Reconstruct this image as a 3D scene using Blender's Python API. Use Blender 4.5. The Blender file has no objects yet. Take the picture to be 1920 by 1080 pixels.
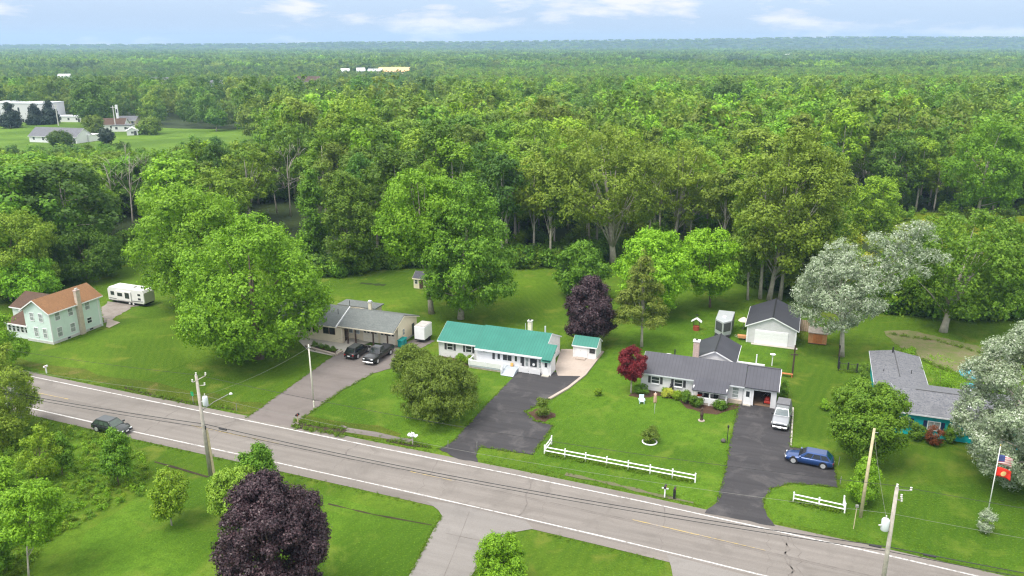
import bpy, bmesh, math, random
import numpy as np
from mathutils import Vector
sc = bpy.context.scene
CLOUD_SEED = 8.8
COL = sc.collection
R_ = random.Random(7)
# ------------------------------------------------------------------ camera model, survey helpers
F, H = 1493.0, 43.0
PITCH = math.atan(456/F); CP, SP = math.cos(PITCH), math.sin(PITCH)
A = math.radians(20.5); CA, SA = math.cos(A), math.sin(A)
def G(x, y, z=0.0):
    u = x-960; v = y-540; t = (H-z)/(F*SP+v*CP)
    return (u*t, (F*CP-v*SP)*t)
def ST(X, Y): return (X*CA-Y*SA, X*SA+Y*CA)
def W(s, t): return (s*CA+t*SA, -s*SA+t*CA)
def GS(x, y, z=0.0): return ST(*G(x, y, z))
def proj(X, Y, Z):
    dz = Z-H; zc = Y*CP-dz*SP
    return (960+F*X/zc, 540-F*(Y*SP+dz*CP)/zc)
def z_at(Y, row):
    lo, hi = -5.0, 80.0
    for _ in range(40):
        m = (lo+hi)/2
        if proj(0, Y, m)[1] > row: lo = m
        else: hi = m
    return lo
cam = bpy.data.cameras.new('camera'); co = bpy.data.objects.new('camera', cam); COL.objects.link(co)
cam.lens = 28.0; cam.sensor_width = 36.0; cam.clip_start = 1.0; cam.clip_end = 40000
co.location = (0, 0, H); co.rotation_euler = (math.radians(90)-PITCH, 0, 0); sc.camera = co
# ------------------------------------------------------------------ materials
def nodes(name):
    m = bpy.data.materials.new(name); m.use_nodes = True
    nt = m.node_tree; b = nt.nodes['Principled BSDF']
    return m, nt, b
def N(nt, t, **kw):
    n = nt.nodes.new(t)
    for k, v in kw.items():
        if k in n.inputs: n.inputs[k].default_value = v
        else: setattr(n, k, v)
    return n
def L(nt, a, b): nt.links.new(a, b)
def rgba(c): return (c[0], c[1], c[2], 1)
def mixc(nt, fac, a, b, bt='MIX'):
    n = nt.nodes.new('ShaderNodeMix'); n.data_type = 'RGBA'; n.blend_type = bt
    for i, v in ((0, fac), (6, a), (7, b)):
        if isinstance(v, (int, float)): n.inputs[i].default_value = v
        elif isinstance(v, tuple): n.inputs[i].default_value = rgba(v)
        else: L(nt, v, n.inputs[i])
    return n.outputs[2]
def ramp(nt, fac, lo, hi):
    n = nt.nodes.new('ShaderNodeMapRange'); n.inputs[1].default_value = lo; n.inputs[2].default_value = hi
    L(nt, fac, n.inputs[0]); return n.outputs[0]
def noise(nt, vec, scale, detail=3.0, rough=.55, dist=0.0):
    n = N(nt, 'ShaderNodeTexNoise', Scale=scale, Detail=detail, Roughness=rough, Distortion=dist)
    if vec is not None: L(nt, vec, n.inputs['Vector'])
    return n.outputs['Fac']
def pos(nt): return nt.nodes.new('ShaderNodeNewGeometry').outputs['Position']
def mapping(nt, vec, rot=0.0, scale=(1, 1, 1)):
    n = nt.nodes.new('ShaderNodeMapping'); n.inputs['Rotation'].default_value = (0, 0, rot); n.inputs['Scale'].default_value = scale
    L(nt, vec, n.inputs['Vector']); return n.outputs[0]
def bump(nt, b, h, strength, dist=.1):
    n = N(nt, 'ShaderNodeBump', Strength=strength, Distance=dist); L(nt, h, n.inputs['Height']); L(nt, n.outputs[0], b.inputs['Normal'])
MATS = {}
def M(name, col=None, rough=.7, var=.12, scale=2.0, metal=0.0, spec=.4, bmp=0.0, coat=0.0, streak=0.0):
    if name in MATS: return MATS[name]
    m, nt, b = nodes(name); p = nt.nodes.new('ShaderNodeTexCoord').outputs['Object']
    f = noise(nt, p, scale, 4.0)
    dk = tuple(max(0, c*(1-var)) for c in col); lt = tuple(min(1, c*(1+var*.7)) for c in col)
    c = mixc(nt, ramp(nt, f, .3, .7), dk, lt)
    if streak:
        f2 = noise(nt, mapping(nt, p, 0, (3, 3, .25)), 1.6, 4.0)
        c = mixc(nt, ramp(nt, f2, .55, .8), c, tuple(k*(1-streak) for k in col))
    L(nt, c, b.inputs['Base Color']); b.inputs['Roughness'].default_value = rough; b.inputs['Metallic'].default_value = metal
    b.inputs['Specular IOR Level'].default_value = spec
    if coat: b.inputs['Coat Weight'].default_value = coat; b.inputs['Coat Roughness'].default_value = .08
    if bmp: bump(nt, b, noise(nt, p, scale*6, 3.0), bmp, .05)
    MATS[name] = m; return m
PLAIN = ('leaf_plum', 'leaf_red', 'leaf_silver', 'leaf_spruce')
def leafmat(name, a, b_, tip=None, trans=.3, rnd=.35, rough=.55):
    """foliage: leaf-to-leaf and tree-to-tree colour differences, light passing through the leaf"""
    k_ = (2.2, 1.9, .9) if name not in PLAIN else (1, 1, 1); a = tuple(a[i]*k_[i]*.96 for i in range(3)); b_ = tuple(b_[i]*k_[i]*1.03 for i in range(3))
    m, nt, b = nodes(name)
    g = nt.nodes.new('ShaderNodeNewGeometry'); oi = nt.nodes.new('ShaderNodeObjectInfo')
    c = mixc(nt, g.outputs['Random Per Island'], a, b_)
    if tip is not None:
        n = nt.nodes.new('ShaderNodeMath'); n.operation = 'GREATER_THAN'; n.inputs[1].default_value = tip[3]
        w = nt.nodes.new('ShaderNodeTexWhiteNoise'); w.noise_dimensions = '1D'; L(nt, g.outputs['Random Per Island'], w.inputs['W'])
        L(nt, w.outputs['Value'], n.inputs[0]); c = mixc(nt, n.outputs[0], c, tip[:3])
    h = nt.nodes.new('ShaderNodeHueSaturation')
    for k, lo, hi in ((0, .5-.014*rnd, .5+.034*rnd), (2, 1-.55*rnd, 1+.5*rnd)):
        mr = nt.nodes.new('ShaderNodeMapRange'); mr.inputs[3].default_value = lo; mr.inputs[4].default_value = hi
        if k == 0: L(nt, oi.outputs['Random'], mr.inputs[0])
        else:
            w = nt.nodes.new('ShaderNodeTexWhiteNoise'); w.noise_dimensions = '1D'; L(nt, oi.outputs['Random'], w.inputs['W']); L(nt, w.outputs['Value'], mr.inputs[0])
        L(nt, mr.outputs[0], h.inputs[k])
    L(nt, c, h.inputs['Color']); c = h.outputs[0]
    L(nt, c, b.inputs['Base Color']); b.inputs['Roughness'].default_value = rough; b.inputs['Specular IOR Level'].default_value = .3
    t = nt.nodes.new('ShaderNodeBsdfTranslucent'); L(nt, mixc(nt, .5, c, (a[0]*1.5, a[1]*1.4, a[2])), t.inputs['Color'])
    mx = nt.nodes.new('ShaderNodeMixShader'); mx.inputs[0].default_value = trans
    L(nt, b.outputs[0], mx.inputs[1]); L(nt, t.outputs[0], mx.inputs[2])
    L(nt, mx.outputs[0], nt.nodes['Material Output'].inputs['Surface'])
    MATS[name] = m; return m
# ------------------------------------------------------------------ things and parts
def tag(o, label=None, cat=None, group=None, kind=None):
    if label: o['label'] = label
    if cat: o['category'] = cat
    if group: o['group'] = group
    if kind: o['kind'] = kind
    return o
def thing(name, label, cat, loc, rotz=0.0, group=None):
    o = bpy.data.objects.new(name, None); COL.objects.link(o); o.empty_display_size = .5
    o.location = loc if len(loc) == 3 else (loc[0], loc[1], 0); o.rotation_euler = (0, 0, rotz)
    return tag(o, label, cat, group)
class MB:
    def __init__(s, o=(0, 0, 0)): s.v = []; s.f = []; s.o = o
    def V(s, p): s.v.append((p[0]-s.o[0], p[1]-s.o[1], p[2]-s.o[2])); return len(s.v)-1
    def face(s, pts): s.f.append([s.V(p) for p in pts])
    def box(s, x0, x1, y0, y1, z0, z1):
        i = [s.V(p) for p in ((x0, y0, z0), (x1, y0, z0), (x1, y1, z0), (x0, y1, z0), (x0, y0, z1), (x1, y0, z1), (x1, y1, z1), (x0, y1, z1))]
        for q in ((3, 2, 1, 0), (4, 5, 6, 7), (0, 1, 5, 4), (1, 2, 6, 5), (2, 3, 7, 6), (3, 0, 4, 7)): s.f.append([i[k] for k in q])
    def prism(s, poly, axis, a, b):
        """poly extruded along an axis; poly holds the two other coordinates in xyz order"""
        def P(q, d): return {'x': (d, q[0], q[1]), 'y': (q[0], d, q[1]), 'z': (q[0], q[1], d)}[axis]
        i = [s.V(P(q, a)) for q in poly]; j = [s.V(P(q, b)) for q in poly]; n = len(poly)
        s.f.append(i[::-1]); s.f.append(j)
        for k in range(n): s.f.append([i[k], i[(k+1) % n], j[(k+1) % n], j[k]])
    def tube(s, pts, rad, n=7, cap=True):
        pts = [Vector(p) for p in pts]
        if isinstance(rad, (int, float)): rad = [rad]*len(pts)
        rings = []; up = Vector((0.03, 0.02, 1))
        for k, p in enumerate(pts):
            d = (pts[min(k+1, len(pts)-1)]-pts[max(k-1, 0)]).normalized()
            a = d.cross(up if abs(d.z) < .95 else Vector((1, 0.1, 0))).normalized(); b = d.cross(a)
            rings.append([s.V(p+(a*math.cos(2*math.pi*q/n)+b*math.sin(2*math.pi*q/n))*rad[k]) for q in range(n)])
        for r0, r1 in zip(rings, rings[1:]):
            for q in range(n): s.f.append([r0[q], r0[(q+1) % n], r1[(q+1) % n], r1[q]])
        if cap: s.f.append(rings[0][::-1]); s.f.append(rings[-1])
    def lathe(s, prof, c=(0, 0), n=12, axis='z'):
        rings = []
        for r, h in prof:
            ring = []
            for q in range(n):
                ca, sa = math.cos(2*math.pi*q/n)*r, math.sin(2*math.pi*q/n)*r
                ring.append(s.V((c[0]+ca, c[1]+sa, h) if axis == 'z' else (c[0]+ca, h, c[1]+sa)))
            rings.append(ring)
        for r0, r1 in zip(rings, rings[1:]):
            for q in range(n): s.f.append([r0[q], r0[(q+1) % n], r1[(q+1) % n], r1[q]])
        s.f.append(rings[0][::-1]); s.f.append(rings[-1])
    def build(s, name, mat, parent=None, smooth=False, bevel=0.0, seg=2):
        me = bpy.data.meshes.new(name); me.from_pydata(s.v, [], s.f)
        bm = bmesh.new(); bm.from_mesh(me); bmesh.ops.recalc_face_normals(bm, faces=bm.faces)
        if bevel: bmesh.ops.bevel(bm, geom=list(bm.edges), offset=bevel, segments=seg, affect='EDGES', profile=.5, clamp_overlap=True)
        bm.to_mesh(me); bm.free()
        me.materials.append(mat)
        if smooth: me.polygons.foreach_set('use_smooth', [True]*len(me.polygons))
        o = bpy.data.objects.new(name, me); COL.objects.link(o)
        if parent is not None: o.parent = parent
        return o
def sheet(name, pts, z, mat, label=None, sub=0):
    """a flat paved or planted area lying on the ground"""
    b = MB(); b.face([(p[0], p[1], z) for p in pts]); o = b.build(name, mat); o['kind'] = 'structure'
    if label: o['label'] = label
    return o
def PX(l): return [G(*p) for p in l]
def copy_tree(src, loc, rotz, scale=1.0, label=None, group=None):
    def cp(o, par):
        c = o.copy(); COL.objects.link(c)
        if par is not None: c.parent = par
        for ch in o.children: cp(ch, c)
        return c
    r = cp(src, None); r.location = loc if len(loc) == 3 else (loc[0], loc[1], 0); r.rotation_euler = (0, 0, rotz)
    r.scale = (scale, scale, scale) if isinstance(scale, (int, float)) else scale
    if label: r['label'] = label
    if group: r['group'] = group
    return r
# ------------------------------------------------------------------ world, light
SUN_EL, SUN_AZ = math.radians(62), math.radians(232)   # azimuth clockwise from +Y: from behind the camera, to its left
w = bpy.data.worlds.new('World'); sc.world = w; w.use_nodes = True
nt = w.node_tree; bg = nt.nodes['Background']
sky = N(nt, 'ShaderNodeTexSky'); sky.sky_type = 'NISHITA'; sky.sun_disc = False
sky.sun_elevation = SUN_EL; sky.sun_rotation = SUN_AZ; sky.air_density = 1.0; sky.dust_density = .6; sky.ozone_density = 2.0
tc = nt.nodes.new('ShaderNodeTexCoord').outputs['Generated']
sx = nt.nodes.new('ShaderNodeSeparateXYZ'); L(nt, tc, sx.inputs[0])
def mth(op, a, b=0.0):
    n = nt.nodes.new('ShaderNodeMath'); n.operation = op
    for i, v in enumerate((a, b)):
        if isinstance(v, (int, float)): n.inputs[i].default_value = v
        else: L(nt, v, n.inputs[i])
    return n.outputs[0]
el = mth('MAXIMUM', sx.outputs[2], 0.0)
cx = nt.nodes.new('ShaderNodeCombineXYZ'); L(nt, mth('MULTIPLY', mth('ARCTAN2', sx.outputs[0], sx.outputs[1]), 1.5), cx.inputs[0]); L(nt, mth('MULTIPLY', el, 6.5), cx.inputs[1]); cx.inputs[2].default_value = CLOUD_SEED
cl = noise(nt, cx.outputs[0], 4.4, 8.0, .58, .15)
low = ramp(nt, el, .12, .05)
clf = mth('MULTIPLY', ramp(nt, cl, .52, .62), mth('ADD', mth('MULTIPLY', low, .85), .15))
veil = mixc(nt, ramp(nt, el, .03, .45), (1.95, 2.55, 3.95), (10.6, 10.5, 10.2))   # thin high overcast; its unseen upper part is brightened to light the scene
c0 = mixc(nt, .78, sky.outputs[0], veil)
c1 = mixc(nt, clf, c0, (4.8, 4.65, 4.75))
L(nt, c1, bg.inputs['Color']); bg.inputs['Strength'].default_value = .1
sl = bpy.data.lights.new('sun', 'SUN'); so = bpy.data.objects.new('sun', sl); COL.objects.link(so)
sl.energy = 2.0; sl.angle = math.radians(28); sl.color = (1, .95, .87)
sd = Vector((math.sin(SUN_AZ)*math.cos(SUN_EL), math.cos(SUN_AZ)*math.cos(SUN_EL), math.sin(SUN_EL)))
so.rotation_euler = sd.to_track_quat('Z', 'Y').to_euler(); so.location = (0, 0, 200)
sc.view_settings.view_transform = 'Standard'; sc.view_settings.look = 'None'; sc.view_settings.gamma = 1.0
sc.view_settings.exposure = 1.14
sc.render.engine = 'CYCLES'; cy = sc.cycles
cy.use_denoising = True; cy.denoising_prefilter = 'NONE'; cy.filter_width = 1.25; cy.max_bounces = 6; cy.diffuse_bounces = 4; cy.glossy_bounces = 2; cy.transmission_bounces = 4; cy.volume_bounces = 0; cy.transparent_max_bounces = 8
cy.use_adaptive_sampling = False; cy.sample_clamp_indirect = 4.0
# ------------------------------------------------------------------ foliage
PROF = {
 'round': lambda h: np.sqrt(np.clip(1-(2*h-1)**2, 0, 1))**.8,
 'dome': lambda h: np.clip(h/.28, 0, 1)**.5*np.sqrt(np.clip(1-np.clip((h-.28)/.72, 0, 1)**2.2, 0, 1)),
 'oval': lambda h: np.clip(np.sin(np.pi*np.clip(h, 0, 1)**.85), 0, 1)**.55,
 'cone': lambda h: (1-h)**.85*.95+.05,
 'egg': lambda h: np.clip(h/.2, 0, 1)**.6*np.clip(1-np.clip((h-.2)/.8, 0, 1)**1.7, 0, 1)**.62,
 'vase': lambda h: .3+.7*np.sin(np.pi*np.clip(.18+.74*h, 0, 1))**1.1,
 'flat': lambda h: .55+.45*np.sin(np.pi*h),
}
def unit(v): return v/np.maximum(np.linalg.norm(v, axis=-1, keepdims=True), 1e-6)
def lobes(rng, R, Ry, z0, z1, prof, nl, lobe, inner=.35, skew=1.0):
    out = []; pf = PROF[prof]
    while len(out) < nl:
        h = rng.uniform(.03, .98)**skew
        p = float(pf(np.array(h)))
        if rng.random() > p*.9+.12: continue
        lr = R*rng.uniform(*lobe)*(.55+.45*p)
        rad = max(0, p-lr/R*.75)*math.sqrt(rng.uniform(inner*inner, 1)); a = rng.uniform(0, 2*math.pi)
        out.append((R*rad*math.cos(a), Ry*rad*math.sin(a), z0+(z1-z0)*h, lr))
    return np.array(out)
def leaves(rng, lob, per, leaf, flat=.75, droop=0.0, asp=.62, rel=True, up=.25, dw=.8, nz=.34, sh=1.0):
    """leaf sprays over every branch cluster: returns vertices of loose diamond faces"""
    SP_ = 7; ns = max(1, len(lob)*per//SP_)          # shoots of seven leaf sprays, so the crown edge is ragged and has holes
    pr = lob[:, 3]**2; pr = pr/pr.sum(); k = rng.choice(len(lob), size=ns, p=pr); C = lob[k, :3]; LR = lob[k, 3]
    mid = np.array([0, 0, lob[:, 2].mean()]); outw = unit(C-mid)
    d = unit(rng.normal(size=(ns, 3))+outw*.6+np.array([0, 0, .3]))
    B = C+d*(LR*rng.uniform(.55, 1.0, ns))[:, None]*np.array([1, 1, flat])
    sd = unit(d+np.array([0, 0, .55-droop*1.6])+rng.normal(size=(ns, 3))*.35)
    B = np.repeat(B, SP_, 0); sd = np.repeat(sd, SP_, 0); d = np.repeat(d, SP_, 0); n = len(B)
    P = B+sd*(rng.uniform(-.3, 1.3, n)*leaf*1.5*sh)[:, None]+rng.normal(size=(n, 3))*leaf*.42
    nr = unit(d*dw+np.array([0, 0, up])+rng.normal(size=(n, 3))*nz)
    rv = rng.normal(size=(n, 3)); rv[:, 2] -= droop*3
    t1 = unit(rv-nr*(rv*nr).sum(1, keepdims=True)); t2 = np.cross(nr, t1)
    sz = leaf*rng.uniform(.65, 1.35, n)
    a = t1*(sz*.5)[:, None]; b = t2*(sz*.5*asp)[:, None]; fold = nr*(sz*.1)[:, None]
    return np.stack([P-a, P+b+fold, P+a, P-b+fold], 1).reshape(-1, 3)
def leafmesh(name, V, mat):
    n = len(V)//4; me = bpy.data.meshes.new(name)
    me.vertices.add(len(V)); me.vertices.foreach_set('co', V.astype(np.float32).ravel())
    me.loops.add(n*4); me.loops.foreach_set('vertex_index', np.arange(n*4, dtype=np.int32))
    me.polygons.add(n); me.polygons.foreach_set('loop_start', np.arange(0, n*4, 4, dtype=np.int32)); me.polygons.foreach_set('loop_total', np.full(n, 4, np.int32))
    me.update(calc_edges=True); me.materials.append(mat); return me
def addobj(name, me, parent=None):
    o = bpy.data.objects.new(name, me); COL.objects.link(o)
    if parent is not None: o.parent = parent
    return o
def limbs(mb, rng, r, zt, lob, n, lean=(0, 0), fork=None, base=(0, 0)):
    """tapered trunk with curved limbs running out to n of the crown's clusters"""
    z0 = -.15; bx, by = base
    tx, ty = lean
    q = [(bx, by, z0), (bx+tx*.08, by+ty*.08, zt*.12), (bx+tx*.3, by+ty*.3, zt*.45), (bx+tx*.62+rng.normal()*.1, by+ty*.62, zt*.75), (bx+tx, by+ty, zt)]
    mb.tube(q, [r*1.35, r, r*.8, r*.5, r*.1], 8)
    if len(lob) == 0: return
    idx = rng.choice(len(lob), size=min(n, len(lob)), replace=False)
    for k in idx:
        c = lob[k]; f = rng.uniform(.28, .85) if fork is None else rng.uniform(*fork)
        zz = zt*f; s = np.interp(f, [.12, .45, .75, 1], [.08, .3, .62, 1])
        p0 = np.array([bx+tx*s, by+ty*s, zz]); p1 = c[:3]*np.array([1, 1, 1])
        if p1[2] < zz+.3: p0[2] = max(zt*.2, p1[2]-abs(p1[0]-p0[0])*.3-.5); 
        m = p0*.5+p1*.5+np.array([rng.normal()*.2, rng.normal()*.2, .12*np.linalg.norm(p1-p0)*rng.uniform(-.3, 1)])
        rr = r*rng.uniform(.26, .42)
        mb.tube([p0, (p0+m)/2+rng.normal(size=3)*.08, m, (m+p1)/2+rng.normal(size=3)*.1, p1], [rr, rr*.8, rr*.62, rr*.4, rr*.12], 5)
def hero(name, label, cat, b, x0, x1, yt, yb, leafm, bark, prof='round', nl=90, per=150, leaf=.55, lobe=(.17, .29), r=None, inner=.35, flat=.75, droop=0., nlimb=10, seed=1, group=None, fork=None, skew=1.0, asp=.62, ry=1.0, parts=('crown', 'trunk'), extra=None):
    rng = np.random.default_rng(seed)
    X, Y = G(*b); xm = (x0+x1)/2
    z1 = z_at(Y, yt); zc0 = Y*CP+(H-z1*.5)*SP
    R = (x1-x0)/2*zc0/F
    z0 = max(.15, z_at(Y-R*.5, yb)); zm = (z0+z1)/2
    Xc = (xm-960)/F*(Y*CP+(H-zm)*SP); lean = Xc-X
    leaf *= .62; per = int(per*2.3)
    lob = lobes(rng, R*.97, R*ry*.97, z0, z1-R*.08, prof, nl, lobe, inner, skew); lob[:, 0] += lean
    t = thing(name, label, cat, (X, Y, 0), 0, group)
    if extra is not None: lob = np.concatenate([lob, np.array(extra)])
    addobj(parts[0], leafmesh(parts[0], leaves(rng, lob, per, leaf, flat, droop, asp), leafm), t)
    mb = MB(); r = r or max(.06, R*.055)
    limbs(mb, rng, r, z0+(z1-z0)*.58, lob, nlimb, (lean, 0), fork)
    mb.build(parts[1], bark, t, True)
    return t
BARK = M('bark', (.17, .13, .1), .9, .35, 3, bmp=.5)
PALEBARK = M('pale_bark', (.42, .38, .32), .85, .25, 2, bmp=.4)
GREYBARK = M('grey_bark', (.38, .34, .28), .9, .3, 2.5, bmp=.4)
LF = {}
LF['maple'] = leafmat('leaf_maple', (.062, .15, .012), (.115, .235, .02), rnd=.12)
LF['maple_dark'] = leafmat('leaf_maple_dark', (.042, .115, .016), (.085, .185, .022), rnd=.12)
LF['lime'] = leafmat('leaf_lime', (.085, .2, .014), (.15, .3, .025), rnd=.12)
LF['bright'] = leafmat('leaf_bright', (.065, .145, .012), (.125, .225, .02), rnd=.72)
LF['mid'] = leafmat('leaf_mid', (.05, .115, .014), (.1, .175, .022), rnd=.72)
LF['olive'] = leafmat('leaf_olive', (.07, .125, .022), (.118, .185, .035), rnd=.6)
LF['deep'] = leafmat('leaf_deep', (.03, .078, .016), (.06, .125, .02), rnd=.6)
LF['crab'] = leafmat('leaf_crab', (.046, .084, .018), (.082, .135, .03), rnd=.1)
LF['larch'] = leafmat('leaf_larch', (.06, .1, .028), (.105, .148, .042), rnd=.1)
LF['plum'] = leafmat('leaf_plum', (.026, .015, .02), (.066, .036, .043), (.1, .058, .064, .85), trans=.12, rnd=.05, rough=.42)
LF['red'] = leafmat('leaf_red', (.12, .008, .014), (.24, .02, .03), trans=.25, rnd=.05)
LF['silver'] = leafmat('leaf_silver', (.23, .305, .165), (.35, .415, .27), (.54, .58, .47, .8), trans=.25, rnd=.08)
LF['spruce'] = leafmat('leaf_spruce', (.016, .035, .018), (.035, .06, .03), trans=.1, rnd=.25)
LF['weed'] = leafmat('leaf_weed', (.068, .145, .014), (.12, .2, .024), rnd=.35)
LF['barberry'] = leafmat('leaf_barberry', (.06, .02, .014), (.1, .035, .024), trans=.2, rnd=.05)
LF['yellow'] = leafmat('leaf_yellow', (.15, .2, .02), (.22, .25, .03), rnd=.3)
LF['hosta'] = leafmat('leaf_hosta', (.14, .2, .04), (.3, .34, .1), rnd=.2)
LF['birch'] = leafmat('leaf_birch', (.045, .112, .014), (.085, .165, .022), rnd=.05)
LF['tuft'] = leafmat('leaf_tuft', (.05, .11, .012), (.08, .145, .018), rnd=.2)
LF['shrub'] = leafmat('leaf_shrub', (.035, .085, .014), (.07, .14, .02), rnd=.3)

# ------------------------------------------------------------------ trees of the gardens, one by one
HEROES = []
def T(*a, **k): HEROES.append(G(*a[3])); return hero(*a, **k)
T('maple_tree', 'big round bright green maple on the lawn beside the beige ranch house', 'tree', (487, 672), 313, 623, 402, 692, LF['maple'], BARK, 'dome', 170, 165, .6, (.15, .25), seed=3, r=.5)
T('maple_tree', 'bright maple behind and left of the big round maple, by the travel trailer', 'tree', (365, 575), 243, 475, 348, 575, LF['maple'], BARK, 'round', 120, 150, .65, (.16, .27), seed=4, r=.45)
T('maple_tree', 'tall spreading maple with a bare trunk left of the green metal roof', 'tree', (809, 588), 698, 872, 318, 500, LF['maple'], GREYBARK, 'round', 110, 150, .6, (.17, .28), seed=5, r=.42, nlimb=14)
T('maple_tree', 'large dark green maple rising behind the green metal roof', 'tree', (864, 598), 775, 978, 322, 590, LF['maple_dark'], GREYBARK, 'egg', 150, 165, .58, (.14, .24), seed=6, r=.46, droop=.5, nlimb=14)
T('plum_tree', 'dark purple leaved tree behind the small green roofed shed', 'tree', (1107, 645), 1052, 1162, 515, 640, LF['plum'], BARK, 'egg', 120, 220, .4, (.12, .26), seed=7, r=.25, inner=.45)
T('larch_tree', 'thin yellowish larch with drooping branches behind the dark roofed ranch house', 'tree', (1203, 650), 1136, 1272, 462, 616, LF['larch'], PALEBARK, 'cone', 130, 80, .4, (.1, .2), seed=8, r=.2, flat=.35, droop=.8, inner=.15, nlimb=26)
T('maple_tree', 'lime green maple right behind the larch', 'tree', (1225, 592), 1150, 1303, 432, 590, LF['lime'], BARK, 'round', 100, 140, .6, (.17, .28), seed=9, r=.3)
T('maple_tree', 'lime green maple with a dark slim trunk left of the silver trailer', 'tree', (1331, 576), 1268, 1390, 430, 556, LF['lime'], BARK, 'round', 90, 140, .58, (.17, .28), seed=10, r=.2)
T('walnut_tree', 'mid green rounded tree at the wood edge above the purple tree', 'tree', (1092, 560), 1035, 1148, 455, 560, LF['maple_dark'], BARK, 'dome', 70, 140, .55, (.18, .3), seed=11, r=.25)
T('crabapple_tree', 'wide olive brown crabapple in front of the green roofed house', 'tree', (812, 782), 726, 906, 672, 790, LF['crab'], BARK, 'dome', 130, 190, .36, (.15, .25), seed=12, r=.2, droop=.7, inner=.3, nlimb=16, asp=.45)
T('ornamental_tree', 'smaller olive green tree tucked behind the olive brown crabapple', 'tree', (775, 706), 735, 815, 648, 706, LF['crab'], BARK, 'dome', 60, 170, .34, (.18, .3), seed=13, r=.12, droop=.5)
T('plum_tree', 'large dark purple leaved tree in front of the road', 'tree', (512, 1158), 396, 628, 888, 1160, LF['plum'], BARK, 'dome', 190, 300, .3, (.09, .23), seed=14, r=.3, inner=.4)
T('hawthorn_tree', 'low olive green tree right beside the foot of the split utility pole', 'tree', (440, 978), 390, 486, 880, 978, LF['olive'], BARK, 'round', 60, 150, .34, (.17, .28), seed=15, r=.12)
T('hawthorn_tree', 'rounder dark green tree between the purple foreground tree and the road', 'tree', (482, 935), 446, 518, 840, 922, LF['mid'], BARK, 'round', 50, 150, .34, (.2, .32), seed=151, r=.12)
T('sapling', 'small pale green sapling alone on the lawn below the road', 'tree', (322, 985), 275, 357, 884, 978, LF['weed'], PALEBARK, 'dome', 46, 90, .3, (.18, .3), seed=16, r=.07, nlimb=14)
T('maple_tree', 'red leaved japanese maple at the corner of the dark roofed ranch house', 'tree', (1183, 737), 1156, 1213, 652, 716, LF['red'], PALEBARK, 'round', 55, 190, .27, (.2, .32), seed=17, r=.1, nlimb=12)
T('poplar_tree', 'silvery white leaved poplar with a white trunk beside the wooden shed', 'tree', (1578, 668), 1484, 1662, 446, 634, LF['silver'], PALEBARK, 'dome', 92, 200, .38, (.12, .25), seed=18, r=.34, inner=.4, nlimb=22,
  extra=[(9.5, .4, 18.7, 1.1), (8.2, 0, 18.9, 1.3), (6.6, 0, 18.2, 1.5), (10.2, .3, 17.4, 1.0), (5.4, -.4, 17.2, 1.5), (7.4, -.6, 16.4, 1.3), (8.7, -.3, 15.0, 1.3), (10.6, 0, 14.8, 1.3), (12.4, .2, 14.3, 1.1), (6.4, -.8, 14.2, 1.4), (8.0, -.8, 13.2, 1.2), (5.6, -1, 12.6, 1.5), (9.4, -.6, 12.6, 1.1), (4.2, 0, 15.6, 1.9), (3.4, 0, 13.4, 2.0), (4.9, -.4, 10.8, 1.7), (2.6, .2, 17.0, 1.5), (6.2, .6, 15.4, 1.6), (7.6, .4, 17.6, 1.3)])
T('poplar_tree', 'silver white poplar standing behind the two flags', 'tree', (1932, 912), 1795, 2075, 606, 945, LF['silver'], PALEBARK, 'round', 190, 260, .34, (.1, .2), seed=19, r=.4)
T('birch_tree', 'dense green tree with pale stems left of the turquoise house', 'tree', (1632, 872), 1555, 1705, 716, 866, LF['birch'], PALEBARK, 'round', 120, 210, .36, (.16, .27), seed=20, r=.16, nlimb=14)
T('bush', 'leafy bush at the foot of the leaning wooden pole', 'bush', (1625, 945), 1594, 1655, 858, 946, LF['maple'], BARK, 'egg', 40, 160, .3, (.22, .36), seed=21, r=.06)
T('cottonwood_tree', 'tall cottonwood clump with three bare trunks behind the white garage', 'tree', (1442, 562), 1360, 1615, 236, 560, LF['olive'], PALEBARK, 'oval', 190, 120, .72, (.11, .19), seed=22, r=.42, inner=.2, nlimb=22, fork=(.2, .5))
T('cottonwood_tree', 'slender cottonwood with a straight bare trunk left of the cottonwood clump', 'tree', (1402, 562), 1358, 1440, 400, 520, LF['olive'], PALEBARK, 'oval', 50, 110, .6, (.2, .32), seed=23, r=.22)
T('cottonwood_tree', 'cottonwood with white forked limbs in the middle of the wood edge', 'tree', (1150, 492), 985, 1270, 232, 430, LF['olive'], PALEBARK, 'round', 170, 100, .75, (.11, .18), seed=24, r=.6, inner=.2, nlimb=26, fork=(.12, .45))
T('cottonwood_tree', 'thin tall cottonwood right of the forked one, pale stem showing', 'tree', (1262, 470), 1215, 1360, 262, 425, LF['olive'], PALEBARK, 'oval', 80, 90, .7, (.15, .24), seed=25, r=.4, inner=.2, nlimb=16, fork=(.2, .5))
T('ash_tree', 'leafy dark tree between the silvery poplar and the leaning trunk tree', 'tree', (1700, 585), 1640, 1770, 470, 590, LF['birch'], BARK, 'dome', 70, 120, .55, (.17, .28), seed=126, r=.25)
T('ash_tree', 'green yellow shrub like tree on the meadow behind the silvery poplar', 'tree', (1660, 440), 1590, 1690, 330, 440, LF['bright'], PALEBARK, 'round', 60, 110, .7, (.18, .28), seed=127, r=.3)
T('willow_tree', 'spreading tree with thick leaning limbs behind the bare dirt patch', 'tree', (1768, 622), 1690, 1945, 392, 606, LF['birch'], PALEBARK, 'dome', 130, 140, .6, (.13, .22), seed=26, r=.5, inner=.25, nlimb=16, fork=(.06, .3))
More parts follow.
